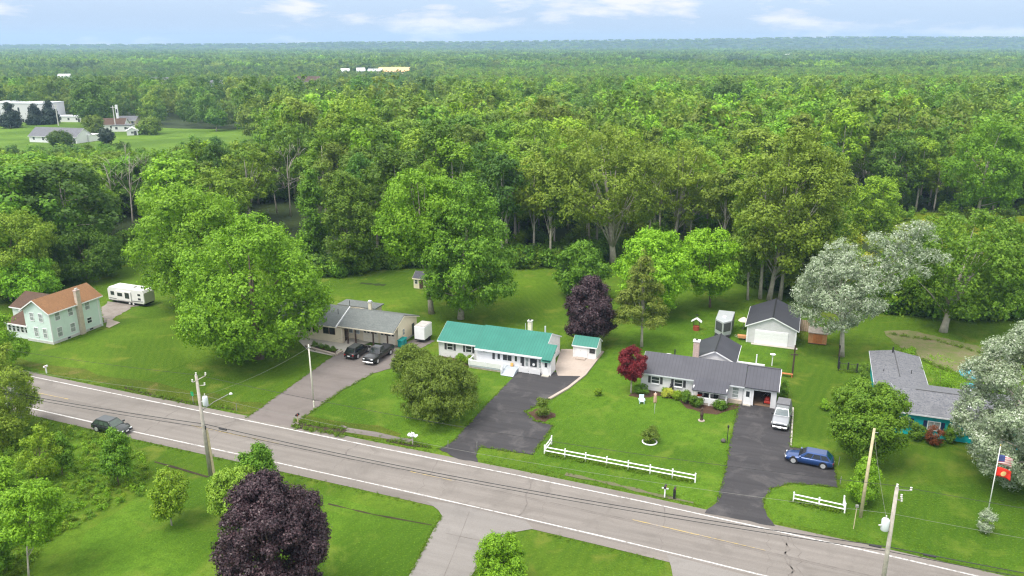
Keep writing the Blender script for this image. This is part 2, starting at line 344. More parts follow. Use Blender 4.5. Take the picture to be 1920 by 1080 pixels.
T('poplar_tree', 'tall yellow green tree with a pale stem at the right edge of the meadow', 'tree', (1829, 422), 1768, 1935, 222, 395, LF['bright'], PALEBARK, 'oval', 110, 120, .8, (.15, .24), seed=27, r=.42, inner=.25, nlimb=12)
T('ash_tree', 'narrow dark tree at the back of the lawn left of the spreading maple', 'tree', (648, 512), 600, 712, 318, 520, LF['mid'], GREYBARK, 'oval', 100, 130, .65, (.18, .28), seed=28, r=.35)
T('ash_tree', 'slim tree with dense mid green leaves left of the narrow dark tree', 'tree', (585, 500), 556, 615, 308, 500, LF['maple_dark'], GREYBARK, 'oval', 70, 120, .65, (.25, .4), seed=29, r=.3)
T('elm_tree', 'bright leafy tree at the wood edge behind the mint house', 'tree', (70, 572), -10, 112, 485, 560, LF['bright'], BARK, 'dome', 70, 150, .5, (.17, .28), seed=30, r=.25)
T('elm_tree', 'dark leafy tree at the wood edge above the travel trailer', 'tree', (165, 522), 80, 232, 430, 530, LF['mid'], BARK, 'dome', 90, 140, .55, (.17, .27), seed=31, r=.3)
T('elm_tree', 'broad leafy tree at the left edge beyond the mint house', 'tree', (20, 560), -70, 110, 395, 560, LF['mid'], BARK, 'round', 110, 150, .55, (.16, .26), seed=32, r=.35)
T('bush', 'big round bush cut by the lower edge beside the side road', 'bush', (938, 1112), 884, 992, 1000, 1125, LF['maple'], BARK, 'dome', 70, 190, .27, (.2, .32), seed=33, r=.09)
T('olive_tree', 'dark silver tinged tree leaning over the road edge at far left', 'tree', (-12, 830), -75, 70, 645, 850, LF['olive'], BARK, 'round', 70, 170, .34, (.16, .27), seed=34, r=.2)
T('olive_tree', 'silver leaved shrub tree with whitish sprays beside the left road end', 'tree', (22, 800), -20, 62, 706, 790, LF['silver'], BARK, 'round', 26, 150, .28, (.2, .32), seed=35, r=.1)
T('sapling', 'young tree with a bare pale trunk in the lower left corner', 'tree', (54, 1082), -5, 122, 912, 1030, LF['maple'], PALEBARK, 'round', 60, 150, .3, (.19, .3), seed=36, r=.08)
T('sapling', 'young tree standing in front of the dark car on the road', 'tree', (222, 908), 185, 252, 800, 900, LF['maple_dark'], BARK, 'egg', 50, 150, .28, (.22, .34), seed=37, r=.08)
T('sapling', 'slim conical young tree in the weeds left of the dark car', 'tree', (117, 890), 100, 134, 812, 886, LF['maple_dark'], BARK, 'egg', 30, 120, .26, (.3, .48), seed=38, r=.05)
T('bush', 'tall yellow green shrub in the weeds at the left side', 'bush', (70, 900), 35, 112, 800, 900, LF['weed'], BARK, 'oval', 32, 100, .3, (.16, .28), seed=39, r=.1)
T('bush', 'dark leafy shrub at the left edge above the young bare trunked tree', 'bush', (-5, 985), -60, 50, 870, 1000, LF['maple'], BARK, 'round', 60, 170, .32, (.18, .3), seed=40, r=.1)
T('bush', 'low dark shrub at the left edge of the picture beside the bare pale trunk', 'bush', (-10, 1085), -60, 22, 960, 1095, LF['maple_dark'], BARK, 'round', 40, 160, .3, (.2, .3), seed=41, r=.08)
T('bush', 'bushy green shrub on the left shoulder of the road', 'bush', (0, 700), -60, 48, 575, 705, LF['maple'], BARK, 'egg', 46, 130, .36, (.18, .3), seed=42, r=.12)
# right hand shrubs round the turquoise house
for (b, x0, x1, yt, yb, m, lab, sd) in (
    ((1762, 735), 1722, 1800, 668, 735, 'maple', 'bright green shrub in the angle of the grey shingle roof', 50),
    ((1798, 742), 1770, 1832, 700, 745, 'mid', 'darker shrub between the shingle roof and the paddling pool', 51),
    ((1706, 668), 1690, 1726, 655, 668, 'maple', 'small shrub at the upper corner of the grey shingle roof', 52),
    ((1612, 735), 1598, 1634, 682, 735, 'shrub', 'dark conifer shrub against the left wall under the shingle roof', 53),
    ((1722, 825), 1702, 1738, 794, 826, 'shrub', 'dark round shrub under the turquoise wall', 54),
    ((1755, 833), 1735, 1772, 800, 834, 'barberry', 'reddish brown shrub in front of the turquoise wall', 55),
    ((1785, 830), 1770, 1806, 800, 832, 'shrub', 'loose dark shrub right of the reddish one', 56),
    ((1850, 998), 1834, 1868, 955, 1000, 'silver', 'pale leafy shrub around the foot of the flagpole', 57),
    ((1017, 780), 996, 1036, 746, 783, 'crab', 'rounded brownish shrub on the planted island by the black driveway', 58),
    ((1218, 829), 1202, 1236, 795, 829, 'crab', 'rounded shrub in a white edged ring on the lawn', 59),
    ((1304, 762), 1292, 1318, 740, 762, 'shrub', 'clipped green shrub left of the white porch', 60),
    ((1349, 768), 1337, 1362, 751, 768, 'shrub', 'clipped green shrub right of the porch posts', 61),
    ((1285, 756), 1277, 1298, 735, 757, 'shrub', 'clipped green shrub in the bed, further from the porch', 62),
    ((1205, 738), 1190, 1220, 722, 739, 'maple_dark', 'low spreading shrub beside the red maple', 63),
    ((1253, 745), 1242, 1266, 730, 746, 'hosta', 'pale variegated shrub in the mulch bed', 64),
    ((1248, 736), 1242, 1256, 727, 737, 'weed', 'light green little shrub behind the variegated one', 65),
    ((1269, 749), 1262, 1280, 735, 750, 'weed', 'yellow green shrub between the variegated one and the clipped ones', 66),
    ((862, 678), 854, 872, 664, 679, 'maple', 'green shrub in the bed under the green roofed house', 67),
    ((878, 682), 869, 889, 667, 683, 'weed', 'yellow green shrub beside the ramp of the green roofed house', 68),
    ((1121, 742), 1116, 1127, 731, 742, 'weed', 'small round bush on the lawn near the red maple', 69),
    ((1548, 768), 1538, 1556, 750, 769, 'maple', 'small round bush on the lawn right of the silver pickup', 70),
    ((1477, 745), 1464, 1480, 715, 745, 'maple_dark', 'bush at the right wall of the carport', 71)):
    T('shrub', lab, 'shrub', b, x0, x1, yt, yb, LF[m], BARK, 'dome', 16, 110, .2, (.3, .46), seed=sd, r=.04, nlimb=5, parts=('foliage', 'stem'))
for k, (x, y) in enumerate(((591, 651), (602, 654), (613, 657), (624, 660))):
    T('shrub', 'dark shrub in the kerbed planter of the beige ranch, %s' % ('leftmost of the four', 'second from left of four', 'third from left of four', 'rightmost of the four')[k], 'shrub', (x, y), x-6, x+6, y-10, y, LF['shrub'], BARK, 'dome', 9, 90, .16, (.35, .5), seed=80+k, r=.03, nlimb=4, group='shrubs in the planter of the beige ranch', parts=('foliage', 'stem'))
# extra bare trunks of the cottonwood clump
def bare(bx, by, yt, lean, label, seed, n=9, r=.24, mat=None, grp='bare dead trees in the wood'):
    rng = np.random.default_rng(seed); X, Y = G(bx, by); h = z_at(Y, yt)
    t = thing('dead_tree', label, 'tree', (X, Y, 0), 0, grp); mb = MB()
    lob = np.array([[lean+rng.normal()*h*.15, rng.normal()*h*.12, h*rng.uniform(.5, 1.02), 1] for _ in range(n)])
    limbs(mb, rng, r, h*.96, lob, n, (lean, 0))
    br = mb
    for k in range(n*4):
        c = lob[k % n]; e = c[:3]+np.array([rng.normal()*1.3, rng.normal()*.9, rng.uniform(.2, 2.2)]); br.tube([c[:3]*.97+np.array([0, 0, -.3]), (c[:3]+e)/2+rng.normal(size=3)*.1, e], [.05, .035, .012], 4)
    mb.build('trunk', mat or PALEBARK, t, True)
bare(1462, 562, 330, 1.2, 'pale bare trunk standing right in the cottonwood clump', 90, 8, .34)
bare(1425, 560, 320, -1.0, 'pale bare trunk standing left in the cottonwood clump', 91, 8, .3)
for k, (x, y, yt, ln, lb) in enumerate((
    (250, 425, 282, 1.5, 'whitish dead tree with spread branches above the travel trailer'), (222, 420, 300, -1.5, 'thin whitish dead stem left of the spread dead tree'),
    (545, 405, 285, .5, 'tall forked whitish dead tree left of the narrow dark tree'), (520, 400, 305, -1.5, 'leaning thin dead tree left of the forked one'),
    (668, 345, 252, .5, 'pale dead tree far back above the narrow dark tree'), (1215, 470, 300, .8, 'slim dead stems right of the forked cottonwood'),
    (1290, 470, 330, 1.2, 'leaning dead stem left of the lime maples'), (1600, 385, 300, .3, 'grey dead tree at the left end of the meadow'),
    (1625, 380, 310, 1.0, 'second grey dead tree at the meadow end, leaning right'), (845, 330, 275, -.5, 'grey dead tree above the large dark maple'),
    (1040, 420, 290, 1.0, 'dead stems left of the forked cottonwood'), (1105, 455, 330, -1.0, 'bare stems at the left foot of the forked cottonwood'), (745, 250, 205, .4, 'faint dead tree deep in the middle of the wood'))):
    bare(x, y, yt, ln, lb, 100+k, 9, .2)
# line where the wood begins, left to right
EDGE = [(-2500, 640), (-300, 610), (0, 552), (60, 540), (110, 528), (200, 498), (235, 470), (330, 462), (420, 472), (520, 515), (640, 518), (700, 506), (780, 500), (900, 500), (1000, 503), (1060, 498), (1150, 486), (1260, 484), (1340, 515), (1400, 535), (1480, 548), (1560, 575), (1640, 582), (1700, 588), (1830, 600), (1930, 592), (3200, 640)]
EX, EY = [p[0] for p in EDGE], [p[1] for p in EDGE]
# ------------------------------------------------------------------ ground, road, drives
def grass(name, a, b_, worn=None, stripe=0.0, ang=0.0, per=1.1, wornlo=.54):
    m, nt, b = nodes(name); p = pos(nt)
    f0 = noise(nt, p, .035, 3.0, .6, .8); f1 = noise(nt, p, .12, 5.0, .65, .6); f2 = noise(nt, p, .9, 4.0, .65); f3 = noise(nt, p, 5.5, 3.0, .7)
    c = mixc(nt, ramp(nt, f1, .32, .68), a, b_)
    c = mixc(nt, ramp(nt, f0, .42, .6), c, tuple(k*.7 for k in a))
    c = mixc(nt, ramp(nt, f2, .45, .75), c, tuple(k*.72 for k in a))
    c = mixc(nt, ramp(nt, f3, .5, .8), c, tuple(k*.6 for k in a)); c = mixc(nt, ramp(nt, f3, .44, .26), c, tuple(k*1.18 for k in b_))
    if stripe:
        wv = N(nt, 'ShaderNodeTexWave', Scale=1.0/per/3.14, Distortion=5.0, Detail=2.0); wv.wave_profile = 'SIN'; L(nt, mapping(nt, p, ang), wv.inputs['Vector'])
        s = nt.nodes.new('ShaderNodeMath'); s.operation = 'MULTIPLY'; s.inputs[1].default_value = stripe; L(nt, wv.outputs['Fac'], s.inputs[0])
        c = mixc(nt, s.outputs[0], c, (b_[0]*1.5, b_[1]*1.15, b_[2]))
    if worn: c = mixc(nt, ramp(nt, noise(nt, p, .22, 5.0, .6, .4), wornlo, wornlo+.22), c, worn)
    L(nt, c, b.inputs['Base Color']); b.inputs['Roughness'].default_value = .85; b.inputs['Specular IOR Level'].default_value = .06
    bump(nt, b, noise(nt, p, 3.0, 5.0, .75), .9, .35); MATS[name] = m; return m
GR = grass('grass', (.082, .168, .013), (.126, .214, .02), (.175, .205, .034), .08, .5)
LAWN = grass('lawn_bright', (.08, .175, .013), (.125, .232, .02), (.16, .225, .03), .06, A+.2, .9)
LAWN2 = grass('lawn_mown', (.088, .175, .013), (.135, .225, .02), (.19, .215, .034), .08, -.3, 1.0, .56)
DRYG = grass('verge_grass', (.09, .14, .015), (.16, .18, .03), (.2, .16, .06), 0)
FIELD = grass('field_grass', (.1, .19, .02), (.15, .24, .03), None, 0)
MEAD = grass('meadow_grass', (.13, .22, .012), (.28, .3, .015), (.34, .33, .02), 0)
def blend(name, stops, sc_=1.0, bmp=.3, rough=.9):
    m, nt, b = nodes(name); p = pos(nt)
    c = mixc(nt, ramp(nt, noise(nt, p, .35*sc_, 5.0, .65, .5), .35, .66), stops[0], stops[1])
    c = mixc(nt, ramp(nt, noise(nt, p, 2.6*sc_, 4.0, .7), .5, .8), c, stops[2])
    L(nt, c, b.inputs['Base Color']); b.inputs['Roughness'].default_value = rough; b.inputs['Specular IOR Level'].default_value = .2
    bump(nt, b, noise(nt, p, 7*sc_, 4.0, .7), bmp, .1); MATS[name] = m; return m
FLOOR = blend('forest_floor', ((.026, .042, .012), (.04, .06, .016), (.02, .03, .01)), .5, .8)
DIRT = blend('dirt', ((.18, .15, .09), (.11, .145, .035), (.075, .135, .015)), 1.6, .4)
MULCH = blend('mulch', ((.07, .04, .026), (.095, .056, .036), (.045, .027, .017)), 2, .8)
GRAVEL = blend('gravel', ((.27, .24, .22), (.2, .17, .15), (.33, .3, .27)), 2, .5)
CONC = blend('concrete', ((.36, .3, .255), (.41, .345, .3), (.32, .265, .23)), .8, .15)
CONCG = blend('grey_concrete', ((.4, .37, .33), (.46, .43, .38), (.34, .32, .28)), .8, .15)
VDIRT = blend('verge_dirt', ((.12, .11, .07), (.1, .12, .04), (.15, .13, .1)), 2, .5)
MUD = blend('ditch_mud', ((.035, .025, .018), (.06, .045, .03), (.03, .035, .015)), 1.5, .8)
def asphalt(name, a, b_, wear, along=None, stain=.25):
    m, nt, b = nodes(name); p = pos(nt); q = mapping(nt, p, A)     # x runs along the road
    c = mixc(nt, ramp(nt, noise(nt, mapping(nt, q, 0, (.05, 1.0, 1)), .9, 4.0, .6), .35, .68), a, b_)
    c = mixc(nt, ramp(nt, noise(nt, p, .3, 5.0, .65, .6), .52, .75), c, wear)
    c = mixc(nt, ramp(nt, noise(nt, p, 11, 3.0, .8), .5, .85), c, tuple(k*.72 for k in a))
    g = ramp(nt, noise(nt, mapping(nt, q, 0, (.12, .9, 1)), .55, 4.0, .7), .6, .78)
    s = nt.nodes.new('ShaderNodeMath'); s.operation = 'MULTIPLY'; s.inputs[1].default_value = stain; L(nt, g, s.inputs[0])
    c = mixc(nt, s.outputs[0], c, tuple(k*.55 for k in a))
    L(nt, c, b.inputs['Base Color']); b.inputs['Roughness'].default_value = .85; b.inputs['Specular IOR Level'].default_value = .25
    bump(nt, b, noise(nt, p, 9, 3.0, .7), .15, .05); MATS[name] = m; return m
ROAD = asphalt('road_asphalt', (.165, .148, .135), (.22, .199, .182), (.142, .127, .115))
SHOULD = asphalt('shoulder_asphalt', (.165, .147, .132), (.21, .187, .17), (.14, .122, .106), stain=.4)
BLACK = asphalt('sealed_drive', (.038, .036, .039), (.054, .051, .054), (.1, .093, .093), stain=.3)
GREYD = asphalt('worn_drive', (.148, .128, .12), (.178, .155, .146), (.125, .11, .1), stain=.2)
PALED = asphalt('side_road_asphalt', (.19, .175, .163), (.222, .206, .193), (.163, .15, .14), stain=.3)
def worn_paint(name, col, under, lo):
    m, nt, b = nodes(name); p = pos(nt)
    f = ramp(nt, noise(nt, p, 2.2, 6.0, .75), lo, lo+.12)
    L(nt, mixc(nt, f, col, under), b.inputs['Base Color']); b.inputs['Roughness'].default_value = .8; return m
WHITEL = worn_paint('worn_white_line', (.52, .5, .485), (.235, .22, .21), .5)
YELLOWL = worn_paint('worn_yellow_line', (.38, .28, .1), (.235, .21, .195), .47)
TAR = blend('crack_filler', ((.13, .115, .105), (.2, .18, .165), (.1, .09, .085)), 3, .1)

def ground():
    g = MB(); BIG = 7000
    xs = [-BIG, -1200, -500, -250, -120, 0, 120, 250, 500, 1200, BIG]; ys = [-60, 20, 90, 150, 260, 600, 1500, 3500, BIG]
    for i in range(len(xs)-1):
        for j in range(len(ys)-1): g.face([(xs[i], ys[j], 0), (xs[i+1], ys[j], 0), (xs[i+1], ys[j+1], 0), (xs[i], ys[j+1], 0)])
    o = g.build('ground', GR); bm = bmesh.new(); bm.from_mesh(o.data); bmesh.ops.remove_doubles(bm, verts=bm.verts, dist=.01); bm.to_mesh(o.data); bm.free()
    o['kind'] = 'structure'
ground()
# leaf-strewn floor under the wood
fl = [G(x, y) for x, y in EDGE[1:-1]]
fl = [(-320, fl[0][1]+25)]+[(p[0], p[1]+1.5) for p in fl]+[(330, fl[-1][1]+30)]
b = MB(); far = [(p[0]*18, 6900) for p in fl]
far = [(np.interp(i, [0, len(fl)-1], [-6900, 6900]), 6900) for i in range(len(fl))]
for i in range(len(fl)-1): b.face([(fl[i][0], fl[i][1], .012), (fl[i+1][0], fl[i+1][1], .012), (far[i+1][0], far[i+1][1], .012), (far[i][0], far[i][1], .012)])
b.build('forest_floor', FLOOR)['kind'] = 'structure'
sheet('field', PX([(-260, 292), (-260, 224), (150, 226), (250, 237), (330, 241), (474, 244), (478, 270), (400, 278), (300, 292)]), .03, FIELD)
sheet('meadow', PX([(1555, 400), (1645, 394), (1780, 400), (1960, 406), (2350, 418), (2350, 530), (1930, 512), (1780, 505), (1690, 500), (1600, 440)]), .03, MEAD)
# lawns of different mowing
sheet('lawn', PX([(572, 790), (640, 737), (700, 702), (742, 690), (820, 690), (890, 690), (945, 699), (962, 711), (900, 775), (850, 828), (828, 838), (760, 822), (650, 804)]), .02, LAWN)
sheet('lawn', PX([(1005, 790), (985, 772), (1040, 748), (1095, 708), (1128, 664), (1200, 600), (1340, 580), (1480, 640), (1468, 757), (1384, 757), (1368, 830), (1357, 890), (1345, 938), (1326, 950), (1200, 925), (1010, 878), (1000, 852), (1038, 798)]), .02, LAWN)
sheet('lawn', PX([(1434, 940), (1448, 918), (1480, 909), (1520, 912), (1573, 916), (1900, 905), (2000, 960), (2000, 1090), (1700, 1040), (1560, 1000), (1450, 976)]), .02, LAWN)
sheet('lawn', PX([(48, 696), (235, 610), (330, 590), (480, 700), (390, 668), (240, 722), (130, 712)]), .02, LAWN2)
sheet('lawn', PX([(160, 1000), (300, 905), (420, 890), (640, 935), (815, 985), (800, 1010), (765, 1100), (120, 1100)]), .02, LAWN)
sheet('lawn', PX([(620, 560), (640, 545), (800, 545), (1000, 520), (1050, 530), (1060, 610), (960, 590), (800, 600), (640, 566)]), .02, LAWN2)
# dry verges
def patch(name, pts, z, mat, jit=None):
    jit = jit or (.1 if name == 'driveway' else .28)
    P = pts+[pts[0]]; out = []
    for a, c in zip(P, P[1:]):
        n = max(1, int(math.dist(a, c)/.6))
        for k in range(n): out.append((a[0]+(c[0]-a[0])*k/n+R_.uniform(-jit, jit), a[1]+(c[1]-a[1])*k/n+R_.uniform(-jit, jit)))
    return sheet(name, out, z, mat)
def strip(name, pts, wid, z, mat, jit=0.0, kind='structure', n=1):
    """a band of a given width following ground points"""
    P = [Vector((p[0], p[1])) for p in pts]; l = []; r = []
    for k, p in enumerate(P):
        d = (P[min(k+1, len(P)-1)]-P[max(0, k-1)]).normalized(); nn = Vector((-d.y, d.x)); wv = wid*(1+(R_.uniform(-jit, jit) if jit else 0))
        l.append(p+nn*wv/2); r.append(p-nn*wv/2)
    b = MB()
    for k in range(len(P)-1): b.face([(l[k].x, l[k].y, z), (l[k+1].x, l[k+1].y, z), (r[k+1].x, r[k+1].y, z), (r[k].x, r[k].y, z)])
    o = b.build(name, mat); o['kind'] = kind; return o
def resample(pts, step):
    out = [pts[0]]
    for a, b_ in zip(pts, pts[1:]):
        d = math.dist(a, b_); n = max(1, int(d/step)); out += [(a[0]+(b_[0]-a[0])*(k+1)/n, a[1]+(b_[1]-a[1])*(k+1)/n) for k in range(n)]
    return out
FARL = [(-260, 640), (40, 702.5), (240, 744), (480, 792.5), (720, 842), (960, 890), (1200, 940), (1440, 993), (1663, 1042), (1827, 1080), (2120, 1148)]
NEARL = [(-260, 700), (80, 771), (260, 812), (455, 854), (700, 908), (960, 967), (1140, 1009), (1310, 1050), (1500, 1097), (1800, 1172)]
fg, ng_ = PX(FARL), PX(NEARL)
def offs(pts, d):
    P = [Vector(p) for p in pts]; out = []
    for k, p in enumerate(P):
        t = (P[min(k+1, len(P)-1)]-P[max(0, k-1)]).normalized(); out.append(tuple(p+Vector((-t.y, t.x))*d))
    return out
strip('grass_verge', resample(offs(fg[:5], 3.0), 3), 2.6, .03, DRYG, .5)
sheet('road_shoulder', [*offs(fg, 1.05), *offs(ng_, -1.35)[::-1]], .035, SHOULD)
sheet('road', [*offs(fg, .28), *offs(ng_, -.3)[::-1]], .05, ROAD)
strip('road_edge_line', resample(fg, 4), .17, .062, WHITEL, .25)
strip('road_edge_line', resample(ng_, 4), .17, .062, WHITEL, .25)
mid = [((a[0]+b_[0])/2, (a[1]+b_[1])/2) for a, b_ in zip([GSx for GSx in resample(fg, 6)], resample(fg, 6))]
def lane(t_off):      # line at a share of the way from the far to the near edge line
    fs = resample(fg, 5); out = []
    ngs = np.array([ST(*p) for p in ng_])
    for p in fs:
        s, t = ST(*p); tn = np.interp(s, ngs[:, 0], ngs[:, 1]); out.append(W(s, t+(tn-t)*t_off))
    return out
strip('road_joint', lane(.5), .1, .058, TAR, .5)
strip('road_joint', lane(.535), .06, .058, TAR, .6)
cl_ = lane(.485)
for k in (2, 3, 7, 11, 12, 16, 20, 21, 25):
    if k+1 < len(cl_): strip('centre_line', resample(cl_[k:k+2], 1.2), .12, .066, YELLOWL, .5)
def crack(s, wob, sd, a=.02, b_=.98, wid=.12):
    rr = random.Random(sd); ln0 = lane(a); ln1 = lane(b_)
    S0 = [ST(*p) for p in ln0]; S1 = [ST(*p) for p in ln1]
    t0 = np.interp(s, [q[0] for q in S0], [q[1] for q in S0]); t1 = np.interp(s, [q[0] for q in S1], [q[1] for q in S1])
    strip('road_crack', [W(s+rr.uniform(-wob, wob)+.9*k/9, t0+(t1-t0)*k/9) for k in range(10)], wid, .056, TAR, .5)
for k, x in enumerate((300, 410, 640, 800, 985, 1235, 1470)):
    s = GS(x, np.interp(x, [p[0] for p in FARL], [p[1] for p in FARL])+30)[0]; crack(s, .28, k, wid=.1 if k % 2 else .15)
crack(GS(1462, 1000)[0]+.5, .5, 31, wid=.13); crack(GS(1470, 1000)[0]+.9, .5, 32, wid=.08)
for k in range(9): crack(-74+k*10.5, .35, 60+k, R_.choice((.02, .5)), R_.choice((.45, .95)), .05)
# side road and drives
sheet('side_road', PX([(800, 940), (860, 946), (985, 976), (1000, 992), (966, 998), (936, 1012), (905, 1050), (880, 1086)])+[W(-23.2, 15), W(-28.2, 15)]+PX([(767, 1080), (815, 990), (829, 968), (822, 957)]), .042, PALED)
sheet('side_road', PX([(1250, 1040), (1440, 1090), (1420, 1130)])+[W(-3.5, 15), W(-9.5, 15)]+PX([(1270, 1130), (1258, 1062)]), .042, PALED)
strip('road_crack', PX([(835, 1000), (880, 1010), (945, 1022)]), .08, .05, TAR, .4); strip('road_crack', PX([(880, 960), (850, 1040), (820, 1110)]), .07, .05, TAR, .4)
patch('driveway', PX([(462, 785), (500, 757), (560, 714), (640, 657), (655, 648), (745, 648), (790, 632), (815, 640), (770, 664), (745, 688), (700, 700), (640, 733), (590, 768), (545, 800)]), .046, GREYD)
patch('driveway', PX([(822, 842), (845, 832), (900, 772), (948, 722), (963, 709), (930, 690), (1048, 698), (1095, 703), (1088, 708), (1032, 748), (984, 772), (1003, 790), (1038, 798), (998, 853), (900, 838), (893, 850), (896, 866), (860, 862)]), .046, BLACK)
patch('driveway', PX([(1320, 962), (1343, 945), (1357, 895), (1369, 830), (1385, 757), (1410, 752), (1462, 752), (1487, 762), (1482, 838), (1560, 850), (1572, 915), (1523, 909), (1480, 907), (1446, 917), (1431, 937), (1435, 960), (1452, 987)]), .046, BLACK)
strip('road_crack', PX([(400, 800), (462, 786)]), .05, .05, TAR)
sheet('patio', PX([(1046, 705), (1040, 690), (1052, 655), (1072, 655), (1130, 664), (1096, 706)]), .055, CONC)
sheet('patio', PX([(572, 628), (700, 640), (648, 660), (625, 668), (578, 658), (560, 640)]), .055, CONCG)
patch('gravel_pad', PX([(190, 578), (202, 566), (285, 574), (250, 575), (205, 603), (196, 606)]), .04, GRAVEL)
sheet('patio', PX([(199, 613), (202, 598), (226, 605), (205, 615)]), .05, CONC)
patch('dirt_patch', PX([(1655, 622), (1700, 618), (1760, 632), (1830, 648), (1900, 672), (1905, 706), (1850, 712), (1800, 705), (1760, 690), (1715, 668), (1680, 645)]), .035, DIRT)
strip('dirt_patch', resample(PX([(676, 531), (700, 533), (722, 535)]), .7), 1.1, .035, FLOOR, .7)
patch('mulch_bed', PX([(1180, 742), (1200, 728), (1300, 748), (1365, 760), (1388, 757), (1383, 766), (1350, 776), (1318, 776), (1285, 764), (1270, 752), (1235, 742), (1196, 747)]), .04, MULCH)
patch('mulch_bed', PX([(822, 668), (830, 660), (892, 684), (889, 690), (850, 682)]), .04, MULCH)
patch('mulch_bed', PX([(988, 774), (1002, 766), (1030, 770), (1042, 782), (1025, 790), (1002, 786)]), .052, MULCH)
patch('mulch_bed', PX([(580, 655), (632, 664), (634, 656), (584, 646)]), .065, MULCH)
for pts, wd in (([(552, 796), (585, 803), (620, 807), (645, 812)], 1.3), ([(235, 727), (300, 745), (370, 758), (440, 768)], .35), ([(725, 826), (765, 834), (805, 838)], .5)):
    strip('ditch', resample(PX(pts), 1.0), wd, .04, MUD, .35)
strip('ditch', resample(PX([(648, 806), (700, 814), (770, 828)]), 1.5), .9, .038, GREYD, .3)
strip('worn_path', resample(PX([(1060, 889), (1150, 908), (1230, 928), (1300, 943)]), .8), .45, .04, VDIRT, .7)
strip('worn_path', resample(PX([(615, 945), (700, 965), (810, 985)]), .8), .16, .04, MUD, .8)
strip('worn_path', resample(PX([(290, 866), (340, 880), (390, 895)]), 1.2), .3, .04, MUD, .6)
def kerb(name, pts, wd, h, mat, label):
    b = MB(); P = [Vector(G(*p)) for p in pts]
    for a, c in zip(P, P[1:]):
        d = (c-a).normalized(); n = Vector((-d.y, d.x))*wd/2
        q = [a+n, c+n, c-n, a-n]; b.prism([(v.x, v.y) for v in q], 'z', 0, h)
    o = b.build(name, mat, bevel=.02, seg=1); o['kind'] = 'structure'; o['label'] = label; return o
kerb('patio_kerb', [(1130, 660), (1096, 704), (1066, 728), (1030, 749)], .4, .2, CONC, 'pale kerb along the patio')
kerb('bed_kerb', [(574, 650), (590, 656), (630, 667), (642, 660)], .35, .3, CONC, 'pale kerb of the planter')
kerb('drive_kerb', [(1487, 765), (1483, 836)], .18, .12, CONCG, 'pale kerb at the right of the black drive')
for pts in ([(640, 799), (650, 803)], [(553, 792), (560, 797)]): kerb('culvert_edge', pts, .22, .16, GREYD, 'concrete end of the ditch pipe')
# hills on the horizon
def hills(name, y0, y1, prof, mat):
    b = MB(); n = len(prof); rr = random.Random(3)
    for i in range(n-1):
        (xa, ha), (xb, hb) = prof[i], prof[i+1]; st_ = 12
        for k in range(st_):
            p0 = xa+(xb-xa)*k/st_; p1 = xa+(xb-xa)*(k+1)/st_
            f = lambda t: ha+(hb-ha)*(3*t*t-2*t*t*t)
            h0, h1 = f(k/st_), f((k+1)/st_)
            for (ya, za, yb, zb) in ((y0, 0, (y0+y1)/2, .55), ((y0+y1)/2, .55, y1, 1)):
                b.face([(p0, ya, h0*za), (p1, ya, h1*za), (p1, yb, h1*zb), (p0, yb, h0*zb)])
            b.face([(p0, y1, h0), (p1, y1, h1), (p1, y1+200, 0), (p0, y1+200, 0)])
    o = b.build(name, mat); o['kind'] = 'structure'; return o
HILLM = blend('wooded_hill', ((.018, .045, .014), (.05, .095, .024), (.03, .06, .02)), .012, .5)
hp = []
for px, row in ((-1500, 88), (-300, 87), (0, 86), (500, 83.5), (650, 80.5), (900, 79.5), (1060, 77.5), (1240, 75.5), (1380, 74), (1450, 72.5), (1560, 69), (1680, 68), (1800, 68), (1920, 66), (2250, 65), (3200, 69)):
    Yd = 4600.0; hp.append(((px-960)/F*Yd*CP, max(3, z_at(Yd, row))))
hills('hills', 3900, 4600, hp, HILLM)

def hillz(X, Y):
    return float(np.interp(X, [p[0] for p in hp], [p[1] for p in hp]))*float(np.interp(Y, [3900, 4250, 4600], [0, .55, 1]))
# ------------------------------------------------------------------ the wood: trees one by one, then the far wood as one mass
rng = np.random.default_rng(21)
def pip(x, y, poly):
    c = False; n = len(poly); j = n-1
    for i in range(n):
        xi, yi = poly[i]; xj, yj = poly[j]
        if (yi > y) != (yj > y) and x < (xj-xi)*(y-yi)/(yj-yi)+xi: c = not c
        j = i
    return c
FIELDS = [[(-900, 288), (-900, 222), (150, 225), (250, 236), (330, 240), (470, 243), (475, 268), (400, 276), (300, 288)],
          [(1560, 402), (1645, 396), (1780, 402), (1960, 408), (2300, 420), (2300, 520), (1930, 505), (1790, 500), (1700, 495), (1610, 440)],
          [(640, 138), (772, 137), (772, 151), (640, 153)], [(558, 166), (600, 166), (602, 192), (556, 192)], [(293, 172), (322, 172), (324, 194), (292, 194)], [(398, 180), (422, 180), (424, 200), (396, 200)], [(112, 164), (134, 164), (135, 184), (110, 184)]]
def clear(X, Y):
    px, py = proj(X, Y, 0)
    if py > np.interp(px, EX, EY): return True
    if any(pip(px, py, f) for f in FIELDS): return True
    if px > 1545 and py > 398: return True
    for x0, x1, row in STEMS:
        if x0 < px < x1 and py > row: return True
    return any((X-a)**2+(Y-b_)**2 < 30 for a, b_ in HEROES)
STEMS = [(1075, 1225, 478), (1380, 1490, 520), (1225, 1330, 462), (1790, 1880, 400), (165, 300, 405), (480, 600, 395), (1575, 1650, 375)]
